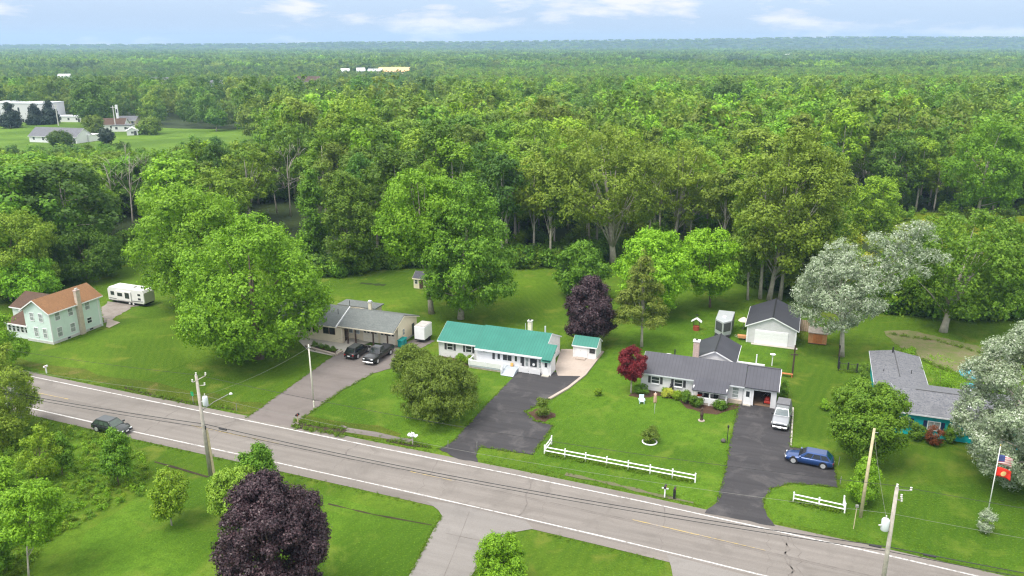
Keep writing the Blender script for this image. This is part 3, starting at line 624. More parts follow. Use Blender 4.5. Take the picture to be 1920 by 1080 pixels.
# prototypes
def proto(name, R, h0, h1, prof, nl, per, leaf, lobe, seed, inner=.3, trunk=True):
    g = np.random.default_rng(seed); lob = lobes(g, R, R, h0, h1, prof, nl, lobe, inner)
    V = leaves(g, lob, per, leaf, dw=.95, nz=.28, sh=.7); mb = MB(); limbs(mb, g, .26, h1*.85, lob, 13, (0, 0), (.3, .7) if trunk is not True else None)
    return V, mb
SHAPES = [proto('a', 6.2, 3, 18, 'oval', 58, 150, .5, (.18, .3), 1), proto('b', 6.8, 3.5, 17, 'round', 62, 150, .5, (.17, .28), 2), proto('c', 5.2, 3, 19, 'egg', 54, 150, .5, (.2, .32), 3),
          proto('d', 7.2, 4, 17.5, 'dome', 68, 150, .5, (.16, .26), 4), proto('e', 6.0, 5, 19.5, 'round', 52, 150, .5, (.19, .3), 5), proto('f', 4.6, 1.5, 15, 'oval', 44, 150, .48, (.22, .34), 6), proto('g', 4.6, 8.5, 22, 'oval', 40, 165, .48, (.2, .34), 7, .3, PALEBARK), proto('h', 5.2, 9, 21, 'vase', 40, 165, .48, (.18, .32), 8, .3, PALEBARK)]
KINDS_ = (('bright', 'bright yellow green tree in the wood behind the houses', 'bright green trees of the wood'), ('mid', 'mid green tree in the wood behind the houses', 'mid green trees of the wood'),
          ('olive', 'dull olive green tree with pale stem in the wood behind the houses', 'olive green trees of the wood'), ('deep', 'dark green tree in the wood behind the houses', 'dark green trees of the wood'))
CM = {(s, k[0]): leafmesh('crown', SHAPES[s][0], LF[k[0]]) for s in range(len(SHAPES)) for k in KINDS_}
TM = []
for s in range(len(SHAPES)):
    o = SHAPES[s][1].build('trunk', PALEBARK if s > 5 else GREYBARK, None, True); TM.append(o.data); bpy.data.objects.remove(o)
def hmap(X, Y):
    return .5+.5*math.sin(X*.021+1.3*math.sin(Y*.013+.6))*math.cos(Y*.017+.9*math.sin(X*.019))
cand = []
for y in np.arange(104, 330, 8.4):
    hw = y*1.0+40
    for x in np.arange(-hw, hw, 8.4):
        X = x+rng.uniform(-3.4, 3.4); Y = y+rng.uniform(-3.4, 3.4)
        if clear(X, Y): continue
        px, py = proj(X, Y, 14)
        if px < -700 or px > 2600: continue
        cand.append((X, Y))
cand.sort(key=lambda p: p[1]+abs(p[0])*.12)
def size_of(X, Y, px):
    d = Y; h = (16.5+6*hmap(X, Y)+rng.normal()*2.6)*(1.22 if rng.random() < .12 else 1)
    if px < 330: h = min(h*.9, 43-d*.127-rng.uniform(0, 2.5))
    elif px < 520 and d < 345: h = min(h, 43-d*.123)
    return h/18.0
def kind_of(X, Y, px):
    u = rng.random(); v = hmap(X*1.7+40, Y*1.7)
    p = [.34, .3, .22, .14]
    if px < 350: p = [.42, .42, .04, .12]
    elif px < 1000 and Y < 190: p = [.22, .36, .17, .25]
    elif px > 1000: p = [.42, .2, .3, .08]
    p = np.array(p)*np.array([.5+v, 1, 1.3-v*.6, 1.2-v*.8]); p = np.cumsum(p/p.sum())
    return int(np.searchsorted(p, u*.999))
NEAR = 255; n_near = 0; far_pts = []
for i, (X, Y) in enumerate(cand):
    px = proj(X, Y, 10)[0]; s = size_of(X, Y, px)
    if s < .22: continue
    s = min(s, (43-Y*.045-rng.uniform(0, 2))/18.5); k = kind_of(X, Y, px); sh = int(rng.integers(6)); wd = s*rng.uniform(.85, 1.15)
    if px < 350: sh = int(rng.choice([1, 3, 3, 0])); wd = s*1.25
    elif px < 1800 and clear(X, Y-26) and rng.random() < .75: sh = int(rng.choice([6, 7, 6])); s *= rng.uniform(.82, 1.0)
    if n_near < NEAR and -70 < proj(X, Y, 12)[0] < 1990:
        n_near += 1
        t = thing('forest_tree', KINDS_[k][1], 'tree', (X, Y, 0), rng.uniform(0, 6.28), KINDS_[k][2]); t.scale = (wd, wd, s)
        addobj('crown', CM[sh, KINDS_[k][0]], t); addobj('trunk', TM[sh], t)
    else: far_pts.append((X, Y, 0, rng.uniform(0, 6.28), s*1.03, sh*4+k))
y = 318.0
while y < 1250:
    st = 9.6+y*.0022; hw = y*.95+60
    for x in np.arange(-hw, hw, st):
        X = x+rng.uniform(-.42, .42)*st; Y = y+rng.uniform(-.42, .42)*st
        if clear(X, Y): continue
        px = proj(X, Y, 14)[0]; town = px < 820 and Y > 330
        if town and rng.random() < .3: continue
        s = (15+6*hmap(X*.6, Y*.6)+rng.normal()*3)/18*(1.25 if rng.random() < .12 else 1)*(.88 if town else 1)
        if px < 480 and Y < 350: s = min(s, max(.16, (43-Y*.127)/18))
        s = min(s, max(.75, (43-Y*.036)/18.5)) if s > .75 else s
        far_pts.append((X, Y, 0, rng.uniform(0, 6.28), s, int(rng.integers(len(SHAPES)))*4+(kind_of(X, Y, 600) if not town else int(rng.choice([1, 3, 3, 2])))))
    y += st
def ginst(name, pts, sources, label, kind='stuff'):
    me = bpy.data.meshes.new(name); P = np.array(pts, dtype=np.float64); n = len(P)
    me.vertices.add(n); me.vertices.foreach_set('co', P[:, :3].astype(np.float32).ravel())
    for nm, tp, col in (('rot', 'FLOAT', 3), ('scl', 'FLOAT', 4), ('idx', 'INT', 5)):
        at = me.attributes.new(nm, tp, 'POINT'); at.data.foreach_set('value', P[:, col].astype(np.int32 if tp == 'INT' else np.float32))
    o = addobj(name, me); o['kind'] = kind; o['label'] = label
    ng = bpy.data.node_groups.new(name+'_nodes', 'GeometryNodeTree')
    ng.interface.new_socket('Geometry', in_out='INPUT', socket_type='NodeSocketGeometry'); ng.interface.new_socket('Geometry', in_out='OUTPUT', socket_type='NodeSocketGeometry')
    gi = ng.nodes.new('NodeGroupInput'); go = ng.nodes.new('NodeGroupOutput'); ip = ng.nodes.new('GeometryNodeInstanceOnPoints'); jn = ng.nodes.new('GeometryNodeJoinGeometry')
    for src in reversed(sources):
        oi = ng.nodes.new('GeometryNodeObjectInfo'); oi.inputs['Object'].default_value = src; oi.inputs['As Instance'].default_value = True
        ng.links.new(oi.outputs['Geometry'], jn.inputs[0])
    def attr(nm, tp):
        a = ng.nodes.new('GeometryNodeInputNamedAttribute'); a.data_type = tp; a.inputs['Name'].default_value = nm
        return next(q for q in a.outputs if q.enabled and q.name == 'Attribute')
    cxyz = ng.nodes.new('ShaderNodeCombineXYZ'); ng.links.new(attr('rot', 'FLOAT'), cxyz.inputs[2])
    ng.links.new(gi.outputs[0], ip.inputs['Points']); ng.links.new(jn.outputs[0], ip.inputs['Instance'])
    ip.inputs['Pick Instance'].default_value = True
    ng.links.new(attr('idx', 'INT'), ip.inputs['Instance Index']); ng.links.new(cxyz.outputs[0], ip.inputs['Rotation']); ng.links.new(attr('scl', 'FLOAT'), ip.inputs['Scale'])
    ng.links.new(ip.outputs[0], go.inputs[0])
    md = o.modifiers.new('scatter', 'NODES'); md.node_group = ng
    return o
def source(name, V, mat):
    return bpy.data.objects.new(name, leafmesh(name, V, mat))   # lives only inside the scatter
FS = []
for s in range(len(SHAPES)):
    g = np.random.default_rng(60+s); R = (6.6, 7.2, 6.0, 7.8, 6.8, 5.2, 6.0, 6.4)[s]
    lob = lobes(g, R, R, 3, 18, ('dome', 'round', 'egg', 'dome', 'round', 'oval', 'round', 'dome')[s], 38, (.19, .32), .55)
    V = leaves(g, lob, 60, .85, dw=1.0, nz=.22, sh=.45)
    for k in KINDS_: FS.append(source('far_tree_crown', V, LF[k[0]]))
ginst('distant_forest', far_pts, FS, 'distant wood and treed suburb behind the houses')
# beyond a kilometre: groves of a dozen trees
GS_ = []
for q in range(8):
    g = np.random.default_rng(90+q); VV = []
    for _ in range(16):
        R = g.uniform(5, 8); lob = lobes(g, R, R, 4, g.uniform(12, 19), 'round', 12, (.28, .42), .5); lob[:, 0] += g.uniform(-24, 24); lob[:, 1] += g.uniform(-24, 24)
        VV.append(leaves(g, lob, 28, 1.8, dw=1.0, nz=.2, sh=.4))
    GS_.append(source('far_grove_crown', np.concatenate(VV), LF[('mid', 'deep', 'mid', 'olive', 'deep', 'bright', 'mid', 'deep')[q]]))
gp = []; y = 1225.0
while y < 4650:
    st = 36+(y-1200)*.011 if y < 3850 else 42; hw = y*.95+120
    for x in np.arange(-hw, hw, st):
        X = x+rng.uniform(-.4, .4)*st; Y = y+rng.uniform(-.4, .4)*st
        if y < 3700 and hmap(X*.09, Y*.09) < .07: continue
        gp.append((X, Y, max(0, hillz(X, Y)-.3), rng.uniform(0, 6.28), rng.uniform(.85, 1.15)*(.45 if y > 3900 else 1+(y-1200)*.00012), int(rng.integers(8))))
    y += st
ginst('far_forest', gp, GS_, 'far wooded plain towards the horizon')
# undergrowth along the wood edge, weeds by the road
US = []
for q in range(6):
    g = np.random.default_rng(120+q); lob = lobes(g, 1.5, 1.5, .2, 2.4, 'dome', 12, (.3, .5), .3)
    US.append(source('undergrowth_leaves', leaves(g, lob, 40, .42), LF[('mid', 'deep', 'maple_dark', 'deep', 'weed', 'yellow')[q]]))
up = []
for x in range(-300, 2240, 5):
    for q in range(4):
        px = x+rng.uniform(-6, 6); py = np.interp(px, EX, EY)-rng.uniform(-2, 16); X, Y = G(px, py)
        up.append((X, Y, 0, rng.uniform(0, 6.28), rng.uniform(.5, 1.35), int(rng.choice([0, 1, 2, 3]))))
for _ in range(520):   # meadow shrubs on the right
    px, py = rng.uniform(1560, 1990), rng.uniform(398, 560)
    if rng.random() < .5 and py < 480: continue
    X, Y = G(px, py); up.append((X, Y, 0, rng.uniform(0, 6.28), rng.uniform(.4, 1.2), int(rng.choice([4, 4, 5, 2, 0]))))
for (x0, y0, x1, y1, n) in ((1640, 540, 1950, 600, 160), (0, 288, 330, 306, 60), (330, 275, 470, 290, 20)):
    for _ in range(n):
        X, Y = G(rng.uniform(x0, x1), rng.uniform(y0, y1)); up.append((X, Y, 0, rng.uniform(0, 6.28), rng.uniform(.8, 1.9), int(rng.choice([0, 1, 2]))))
for X, Y in cand[:900]:
    for q in range(3): up.append((X+rng.uniform(-5, 5), Y+rng.uniform(-5, 5), 0, rng.uniform(0, 6.28), rng.uniform(.5, 1.5), int(rng.choice([0, 1, 2, 3]))))
up = [u for u in up if not (clear(u[0], u[1]) and proj(u[0], u[1], 0)[1] > np.interp(proj(u[0], u[1], 0)[0], EX, EY)+4)]
ginst('undergrowth', up, US, 'low leafy undergrowth along the edge of the wood and meadow')
WS = []
for q in range(5):
    g = np.random.default_rng(140+q); lob = lobes(g, .8, .8, .05, .95, 'dome', 8, (.3, .5), .2)
    WS.append(source('weed_leaves', leaves(g, lob, 26, .24, up=.2), LF[('weed', 'maple', 'mid', 'weed', 'maple_dark')[q]]))
WEED = [(-80, 830), (60, 790), (140, 805), (250, 845), (285, 880), (270, 930), (215, 945), (150, 985), (100, 1010), (30, 1090), (-80, 1100)]
wp = []
while len(wp) < 950:
    px, py = rng.uniform(-80, 300), rng.uniform(785, 1100)
    if not pip(px, py, WEED): continue
    X, Y = G(px, py); wp.append((X, Y, 0, rng.uniform(0, 6.28), rng.uniform(.2, .62), int(rng.choice([0, 1, 2, 2, 3, 4]))))
ginst('tall_weeds', wp, WS, 'rough tall weeds on the near side of the road at lower left')

# grass tufts along paving edges, fences and ditches
TS = []
for q in range(4):
    g = np.random.default_rng(170+q); lob = lobes(g, .3, .3, .0, .28, 'dome', 5, (.35, .6), .1)
    TS.append(source('tuft_leaves', leaves(g, lob, 14, .16, up=.1, asp=.35), LF['tuft']))
tp = []
def tufts(line, n, spread, off=0.0, lo=.25, hi=.7, gaps=()):
    n = int(n*.6); lo *= .6; hi *= .6
    P = resample(line, .6)
    if off: P = offs(P, off)
    for _ in range(n):
        k = int(rng.integers(len(P)-1)); u = rng.random(); X = P[k][0]*(1-u)+P[k+1][0]*u+rng.normal()*spread; Y = P[k][1]*(1-u)+P[k+1][1]*u+rng.normal()*spread
        px, py = proj(X, Y, 0)
        if gaps and any(a_ < px < b_ for a_, b_ in gaps): continue
        tp.append((X, Y, .02, rng.uniform(0, 6.28), rng.uniform(lo, hi), int(rng.integers(4))))
FGAP = ((455, 552), (815, 902), (1315, 1460)); tufts(fg, 1500, .14, 1.3, gaps=FGAP); tufts(ng_, 1300, .14, -1.6, gaps=((790, 1010), (1245, 1445))); tufts(fg, 700, .5, 2.3, gaps=FGAP)
for pts, n in (([(462, 785), (500, 757), (560, 714), (640, 657)], 260), ([(545, 800), (590, 768), (640, 733), (700, 700)], 260), ([(822, 842), (845, 832), (900, 772), (948, 722)], 200), ([(1032, 748), (984, 772), (1003, 790), (1038, 798), (998, 853), (900, 838), (893, 850)], 320),
        ([(1343, 945), (1357, 895), (1369, 830), (1385, 757)], 240), ([(1487, 762), (1482, 838), (1560, 850), (1572, 915), (1523, 909), (1480, 907), (1446, 917), (1431, 937), (1435, 960)], 420), ([(829, 968), (815, 990), (767, 1080)], 160), ([(966, 998), (936, 1012), (905, 1050), (870, 1110)], 160),
        ([(100, 649), (200, 614)], 120), ([(823, 668), (890, 692)], 60), ([(1240, 742), (1385, 768)], 120)):
    tufts(PX(pts), n, .1, 0, .3, .8)
for pts, n in (([(1021, 852), (1303, 906)], 300), ([(1487, 942), (1583, 963)], 120), ([(1572, 696), (1630, 697)], 120), ([(552, 790), (620, 801), (648, 806)], 110), ([(552, 802), (620, 813), (648, 818)], 110), ([(235, 727), (300, 745), (370, 758), (440, 768)], 160), ([(725, 826), (805, 838)], 60), ([(1655, 625), (1760, 640), (1900, 680)], 200), ([(1690, 660), (1800, 705)], 160)):
    tufts(PX(pts), n, .22, 0, .5, 1.5)
ginst('grass_tufts', tp, TS, 'longer grass tufts along the paving, fences and ditches')
# ------------------------------------------------------------------ buildings (coordinates along / across the road: s, t)
def siding(name, col, pitch=.2, streak=.06):
    m, nt, b = nodes(name); p = nt.nodes.new('ShaderNodeTexCoord').outputs['Object']
    sx = nt.nodes.new('ShaderNodeSeparateXYZ'); L(nt, p, sx.inputs[0])
    md = nt.nodes.new('ShaderNodeMath'); md.operation = 'FRACT'; dv = nt.nodes.new('ShaderNodeMath'); dv.operation = 'DIVIDE'; dv.inputs[1].default_value = pitch
    L(nt, sx.outputs[2], dv.inputs[0]); L(nt, dv.outputs[0], md.inputs[0])
    c = mixc(nt, ramp(nt, noise(nt, p, 1.3, 4.0), .35, .7), tuple(k*(1-streak) for k in col), col)
    c = mixc(nt, ramp(nt, noise(nt, mapping(nt, p, 0, (4, 4, .3)), 1.2, 4.0), .6, .85), c, tuple(k*.86 for k in col))
    L(nt, c, b.inputs['Base Color']); b.inputs['Roughness'].default_value = .6
    bump(nt, b, md.outputs[0], .6, .03); MATS[name] = m; return m
def metalroof(name, col, along='x', pitch=.42, rough=.45):
    m, nt, b = nodes(name); p = nt.nodes.new('ShaderNodeTexCoord').outputs['Object']
    sx = nt.nodes.new('ShaderNodeSeparateXYZ'); L(nt, p, sx.inputs[0])
    dv = nt.nodes.new('ShaderNodeMath'); dv.operation = 'DIVIDE'; dv.inputs[1].default_value = pitch; L(nt, sx.outputs[0 if along == 'x' else 1], dv.inputs[0])
    fr = nt.nodes.new('ShaderNodeMath'); fr.operation = 'FRACT'; L(nt, dv.outputs[0], fr.inputs[0])
    gt = nt.nodes.new('ShaderNodeMath'); gt.operation = 'GREATER_THAN'; gt.inputs[1].default_value = .84; L(nt, fr.outputs[0], gt.inputs[0])
    c = mixc(nt, ramp(nt, noise(nt, p, .5, 4.0), .3, .75), col, tuple(min(1, k*1.22+.008) for k in col))
    c = mixc(nt, gt.outputs[0], c, tuple(k*.86 for k in col))
    L(nt, c, b.inputs['Base Color']); b.inputs['Roughness'].default_value = rough; b.inputs['Specular IOR Level'].default_value = .5
    bump(nt, b, gt.outputs[0], .3, .03); MATS[name] = m; return m
def shingle(name, a, b_, fleck):
    m, nt, b = nodes(name); p = nt.nodes.new('ShaderNodeTexCoord').outputs['Object']
    br = N(nt, 'ShaderNodeTexBrick', Scale=1.0); br.inputs['Color1'].default_value = rgba(a); br.inputs['Color2'].default_value = rgba(b_); br.inputs['Mortar'].default_value = rgba(tuple(k*.75 for k in a))
    br.inputs['Brick Width'].default_value = .5; br.inputs['Row Height'].default_value = .22; br.inputs['Mortar Size'].default_value = .012; L(nt, p, br.inputs['Vector'])
    c = mixc(nt, ramp(nt, noise(nt, p, 4.2, 2.0, .6), .5, .66), br.outputs['Color'], fleck)
    c = mixc(nt, ramp(nt, noise(nt, p, .5, 4.0), .5, .8), c, tuple(k*.85 for k in a))
    L(nt, c, b.inputs['Base Color']); b.inputs['Roughness'].default_value = .9; MATS[name] = m; return m
SID = siding('white_siding', (.78, .77, .78)); SIDP = siding('pale_grey_siding', (.62, .61, .63)); SIDM = siding('mint_siding', (.62, .745, .69), .22)
SIDC = siding('cream_siding', (.8, .7, .53)); SIDT = siding('turquoise_siding', (.0, .42, .46)); SIDW = siding('mint_porch_siding', (.7, .76, .74))
GREENM = metalroof('green_metal_roof', (.009, .14, .104)); DARKM = metalroof('dark_metal_roof', (.047, .047, .06)); DARKY = metalroof('dark_metal_roof_cross', (.038, .038, .05), 'y')
SHG = shingle('grey_shingle', (.13, .133, .145), (.17, .172, .186), (.08, .082, .1)); SHB = shingle('slate_shingle', (.13, .142, .138), (.155, .168, .164), (.11, .122, .118))
SHR = shingle('brown_shingle', (.21, .105, .045), (.24, .12, .052), (.17, .085, .036)); SHD = shingle('dark_brown_shingle', (.075, .042, .026), (.1, .055, .034), (.06, .034, .02)); SHK = shingle('black_shingle', (.06, .06, .075), (.075, .075, .09), (.05, .05, .06))
WHITE = M('white_trim', (.76, .76, .77), .5, .05); CREAM = M('cream_trim', (.76, .68, .54), .6, .08); GLASS = M('window_glass', (.035, .04, .045), .08, .3, .8, spec=.6)
GLASSL = M('curtained_glass', (.3, .33, .33), .15, .35, 2.5, spec=.6); BLACKP = M('black_paint', (.025, .025, .028), .5, .2); BROWNP = M('dark_brown_wood', (.07, .045, .035), .7, .3)
DKGREY = M('charcoal_paint', (.06, .06, .065), .5, .2); NAVY = M('navy_paint', (.012, .02, .07), .5, .2); FOUND = M('foundation_block', (.5, .5, .47), .9, .15)
GREYT = M('grey_deck_paint', (.4, .44, .48), .7, .1); STEEL = M('galvanised_steel', (.5, .52, .53), .4, .1, metal=.6); REDB = M('pink_brick', (.48, .36, .32), .9, .2, 6); CREAMB = M('cream_block', (.72, .66, .5), .8, .12, 4)
BOARD_IN = M('carport_board', (.2, .13, .085), .8, .25); TAN = M('tan_masonry', (.5, .42, .34), .9, .15, 4); REDP = M('red_plastic', (.6, .05, .03), .4, .1); WOOD = M('cedar_wood', (.5, .24, .1), .75, .2, 3, streak=.15)
WOODL = M('weathered_wood', (.38, .33, .28), .85, .25, 3, streak=.25); WOODO = M('orange_wood_door', (.46, .17, .055), .7, .2, 3); TEALP = M('teal_plastic', (.0, .23, .22), .45, .1); LGREY = M('light_grey_paint', (.55, .57, .6), .5, .08)
class House:
    def __init__(s, name, label, cat, o, rot=0.0, group=None):
        s.o = (o[0], o[1], 0); X, Y = W(*o); s.t = thing(name, label, cat, (X, Y, 0), -A+rot, group)
    def mb(s): return MB(s.o)
    def box(s, name, mat, x0, x1, y0, y1, z0, z1, par=None, bev=0.0):
        b = s.mb(); b.box(x0, x1, y0, y1, z0, z1); return b.build(name, mat, par or s.t, bevel=bev, seg=1)
    def boxes(s, name, mat, L_, par=None):
        b = s.mb(); [b.box(*q) for q in L_]; return b.build(name, mat, par or s.t)
    def gable(s, x0, x1, y0, y1, eave, ridge, wall, roof, axis='x', ov=(.3, .4), rp=.5, zb=0.0, trim=None, ends=(1, 1), eave2=None, wname='wall', rname='roof'):
        """walls with gable ends and two roof slabs; the ridge runs along axis, rp = share of the depth at which it stands"""
        e2 = eave if eave2 is None else eave2; T_ = .11
        c0, c1 = (y0, y1) if axis == 'x' else (x0, x1); a0, a1 = (x0, x1) if axis == 'x' else (y0, y1); rc = c0+(c1-c0)*rp
        poly = [(c0, zb), (c1, zb), (c1, e2-.02), (rc, ridge-.02), (c0, eave-.02)]
        b = s.mb(); b.prism(poly, axis, a0, a1); wo = b.build(wname, wall, s.t)
        s0 = (ridge-eave)/(rc-c0); s1 = (ridge-e2)/(c1-rc); k0 = c0-ov[1]; k1 = c1+ov[1]; z0 = eave-s0*ov[1]; z1 = e2-s1*ov[1]
        b = s.mb(); p = [(k0, z0), (rc, ridge), (k1, z1), (k1, z1+T_), (rc, ridge+T_), (k0, z0+T_)]
        b.prism(p, axis, a0-ov[0], a1+ov[0]); ro = b.build(rname, roof, s.t)
        if trim is not None:
            b = s.mb(); E = .05
            for q, e, on in ((a0-ov[0]-.03, a0-ov[0]-.002, ends[0]), (a1+ov[0]+.002, a1+ov[0]+.03, ends[1])):
                if not on: continue
                b.prism([(k0, z0-.1), (rc, ridge-.1), (k1, z1-.1), (k1, z1+T_-.03), (rc, ridge+T_-.03), (k0, z0+T_-.03)], axis, q, e)
            for kk, zz, sg in ((k0, z0, -1), (k1, z1, 1)):
                lo, hi = sorted((kk+sg*.002, kk+sg*.05))
                if axis == 'x': b.box(a0-ov[0], a1+ov[0], lo, hi, zz-.08, zz+T_-.02)
                else: b.box(lo, hi, a0-ov[0], a1+ov[0], zz-.08, zz+T_-.02)
            b.build('fascia', trim, s.t)
        return wo, ro
    def _pt(s, face, pl, u, d): return {'f': (u, pl-d), 'b': (u, pl+d), 'r': (pl+d, u), 'l': (pl-d, u)}[face]
    def slab(s, b, face, pl, u0, u1, z0, z1, d0, d1):
        p = s._pt(face, pl, u0, d0); q = s._pt(face, pl, u1, d1)
        b.box(min(p[0], q[0]), max(p[0], q[0]), min(p[1], q[1]), max(p[1], q[1]), z0, z1)
    def window(s, face, pl, u0, u1, z0, z1, frame=None, glass=None, shut=None, mull=(1, 2), name='window', bar=.07, sw=.32):
        b = s.mb(); e = bar
        for q in ((u0-e, u0, z0-e, z1+e), (u1, u1+e, z0-e, z1+e), (u0, u1, z0-e, z0), (u0, u1, z1, z1+e)): s.slab(b, face, pl, *q, -.02, .06)
        for k in range(1, mull[0]): x = u0+(u1-u0)*k/mull[0]; s.slab(b, face, pl, x-.025, x+.025, z0, z1, -.02, .045)
        for k in range(1, mull[1]): z = z0+(z1-z0)*k/mull[1]; s.slab(b, face, pl, u0, u1, z-.025, z+.025, -.02, .04)
        fr = b.build(name, frame or WHITE, s.t); b = s.mb(); s.slab(b, face, pl, u0, u1, z0, z1, -.02, .02); b.build('pane', glass or GLASS, fr)
        if shut is not None:
            for a in ((u0-e-.06-sw, u0-e-.06), (u1+e+.06, u1+e+.06+sw)):
                b = s.mb(); s.slab(b, face, pl, *a, z0-.05, z1+.05, -.02, .05); b.build('shutter', shut, s.t)
        return fr
    def door(s, face, pl, u0, u1, z0, z1, mat=None, glass=False, name='door'):
        b = s.mb(); s.slab(b, face, pl, u0, u1, z0, z1, -.02, .05); d = b.build(name, mat or WHITE, s.t)
        if glass: b = s.mb(); s.slab(b, face, pl, u0+.18, u1-.18, z0+1.05, z1-.2, -.02, .062); b.build('pane', GLASS, d)
        b = s.mb(); s.slab(b, face, pl, u1-.16, u1-.1, z0+.95, z0+1.05, .05, .1); b.build('handle', STEEL, d)
        return d
    def chimney(s, x, y, z0, z1, w, mat, cap=None, d=None):
        d = d or w; o = s.box('chimney', mat, x-w/2, x+w/2, y-d/2, y+d/2, z0, z1)
        s.box('cap', cap or FOUND, x-w/2-.08, x+w/2+.08, y-d/2-.08, y+d/2+.08, z1, z1+.12, o)
        s.box('flue', BLACKP, x-.12, x+.12, y-.12, y+.12, z1+.12, z1+.3, o); return o
    def pipe(s, x, y, z0, z1, r=.06, mat=None, name='vent_pipe'):
        b = s.mb(); b.tube([(x, y, z0), (x, y, z1)], r, 8); return b.build(name, mat or DKGREY, s.t)
    def rail(s, x0, x1, y, z0, z1, mat, n=8, name='railing', axis='x'):
        b = s.mb()
        def bx(a0, a1, c0, c1, q0, q1): b.box(a0, a1, c0, c1, q0, q1) if axis == 'x' else b.box(c0, c1, a0, a1, q0, q1)
        bx(x0, x1, y-.04, y+.04, z1-.08, z1); bx(x0, x1, y-.03, y+.03, z0+.08, z0+.16)
        for k in range(n+1): x = x0+(x1-x0)*k/n; w_ = .05 if k % max(1, n//2) == 0 else .018; bx(x-w_, x+w_, y-w_*.8, y+w_*.8, z0, z1+(.08 if w_ > .04 else -.02))
        return b.build(name, mat, s.t)

# --- white house with the green metal roof
h = House('ranch_house', 'white ranch house with green metal roof and long ramp along its front', 'house', (-41.2, 95.5))
h.gable(-47.3, -41.25, 96.7, 103.2, 2.65, 4.25, SID, GREENM, 'x', (.15, .4), .48, trim=WHITE)
h.gable(-41.2, -31.4, 95.9, 103.9, 2.62, 4.45, SID, GREENM, 'x', (.1, .42), .47, trim=WHITE, ends=(0, 1), wname='main_wall', rname='main_roof')
h.box('entry_wall', SID, -31.38, -30.1, 95.35, 97.6, 0, 2.52)
b = h.mb(); b.prism([(94.95, 2.31), (97.6, 3.6), (97.6, 3.71), (94.95, 2.42)], 'x', -31.28, -29.85); b.prism([(95.0, 2.0), (97.55, 2.0), (97.55, 3.56), (95.3, 2.46)], 'x', -31.37, -30.12); b.build('entry_roof', GREENM, h.t)
for x in (-45.6, -42.7): h.window('f', 96.7, x-.42, x+.42, 1.25, 2.15, glass=GLASS, shut=DKGREY)
h.window('f', 95.9, -40.2, -39.5, 1.95, 2.2, mull=(1, 1), glass=GLASS)
h.window('f', 95.9, -37.2, -35.9, 1.15, 1.98, mull=(2, 1)); h.window('f', 95.9, -38.0, -37.62, 1.2, 1.98, mull=(1, 1), shut=None); h.window('f', 95.9, -35.45, -35.1, 1.2, 1.98, mull=(1, 1))
for a in (-38.75, -34.6): h.box('shutter', DKGREY, a, a+.34, 95.84, 95.92, 1.1, 2.05)
fr = h.window('f', 95.9, -33.2, -32.2, .75, 1.95, mull=(1, 1)); h.window('f', 95.9, -33.85, -33.45, .75, 1.95, glass=GLASSL); h.window('f', 95.9, -31.95, -31.6, .75, 1.95, glass=GLASSL)
b = h.mb(); b.lathe([(.02, 95.78), (.2, 95.77), (.2, 95.81), (.02, 95.82)], (-32.65, 1.15), 12, 'y'); b.build('wreath', WHITE, fr)
for a in (-34.4, -31.45): h.box('shutter', DKGREY, a, a+.32, 95.84, 95.92, .7, 2.0)
h.door('f', 95.35, -31.1, -30.35, .15, 2.05, glass=True); h.box('step', CONCG, -31.2, -30.2, 94.7, 95.33, .02, .16)
h.window('r', -31.4, 99.2, 100.1, 1.2, 2.1); h.boxes('downspout', WHITE, [(-47.36, -47.28, 96.6, 96.69, .05, 2.4), (-30.1, -30.02, 95.26, 95.34, .05, 2.2)]); h.boxes('gutter', LGREY, [(-41.28, -31.4, 95.36, 95.44, 2.24, 2.33)])
dk = h.box('ramp_deck', GREYT, -41.6, -36.5, 94.1, 95.88, .3, .5); h.box('deck_skirt', WOODL, -41.6, -36.5, 94.13, 94.2, .04, .3)
h.rail(-41.6, -36.5, 94.12, .5, 1.3, WHITE, 16); h.rail(94.15, 95.8, -41.55, .5, 1.3, WHITE, 4, 'railing', 'y')
h.boxes('rail_panel', SID, [(-41.45, -39.15, 94.06, 94.1, .55, 1.2), (-38.95, -36.6, 94.06, 94.1, .55, 1.2)])
b = h.mb(); b.prism([(93.2, .06), (95.88, .06), (95.88, .5), (94.3, .5)], 'x', -36.45, -34.7); b.build('front_steps', GREYT, h.t)
b = h.mb(); b.prism([(93.3, .06), (94.1, .06), (94.1, 1.25), (93.9, 1.25), (93.3, .8)], 'x', -36.55, -36.46); b.build('stair_cheek', WHITE, h.t)
h.rail(-34.5, -31.5, 95.0, .1, .95, WHITE, 12); h.boxes('skirt_panel', SID, [(-34.45, -33.1, 94.95, 94.99, .15, .8), (-32.95, -31.5, 94.95, 94.99, .15, .8)])
h.chimney(-34.9, 100.7, 3.9, 5.55, .55, CREAMB); h.pipe(-32.8, 101.2, 3.8, 4.9, .11, LGREY); h.pipe(-36, 101.9, 3.5, 4.7, .04, LGREY, 'mast')
b = h.mb(); b.lathe([(.02, 95.72), (.19, 95.72), (.19, 95.76), (.02, 95.77)], (-35.9, .78), 10, 'y')
h.boxes('flower_basket', M('orange_flowers', (.75, .42, .12), .7, .3, 9), [(-35.95, -35.6, 95.5, 95.75, .55, .95)])
# --- small green roofed shed
h = House('garden_shed', 'small white shed with green roof on the pale patio', 'shed', (-27.4, 103.4))
h.gable(-29.2, -25.75, 103.1, 105.9, 1.95, 2.8, SID, GREENM, 'x', (.12, .2), .5, trim=WHITE)
d = h.door('f', 103.1, -28.85, -27.95, .12, 1.75); h.box('door_panel', WHITE, -27.93, -27.05, 103.04, 103.12, .12, 1.75); h.window('f', 103.1, -26.65, -26.05, 1.05, 1.55, frame=BLACKP, mull=(2, 1), bar=.1)
h.box('step', CONC, -28.6, -27.2, 102.2, 103.0, .06, .2)
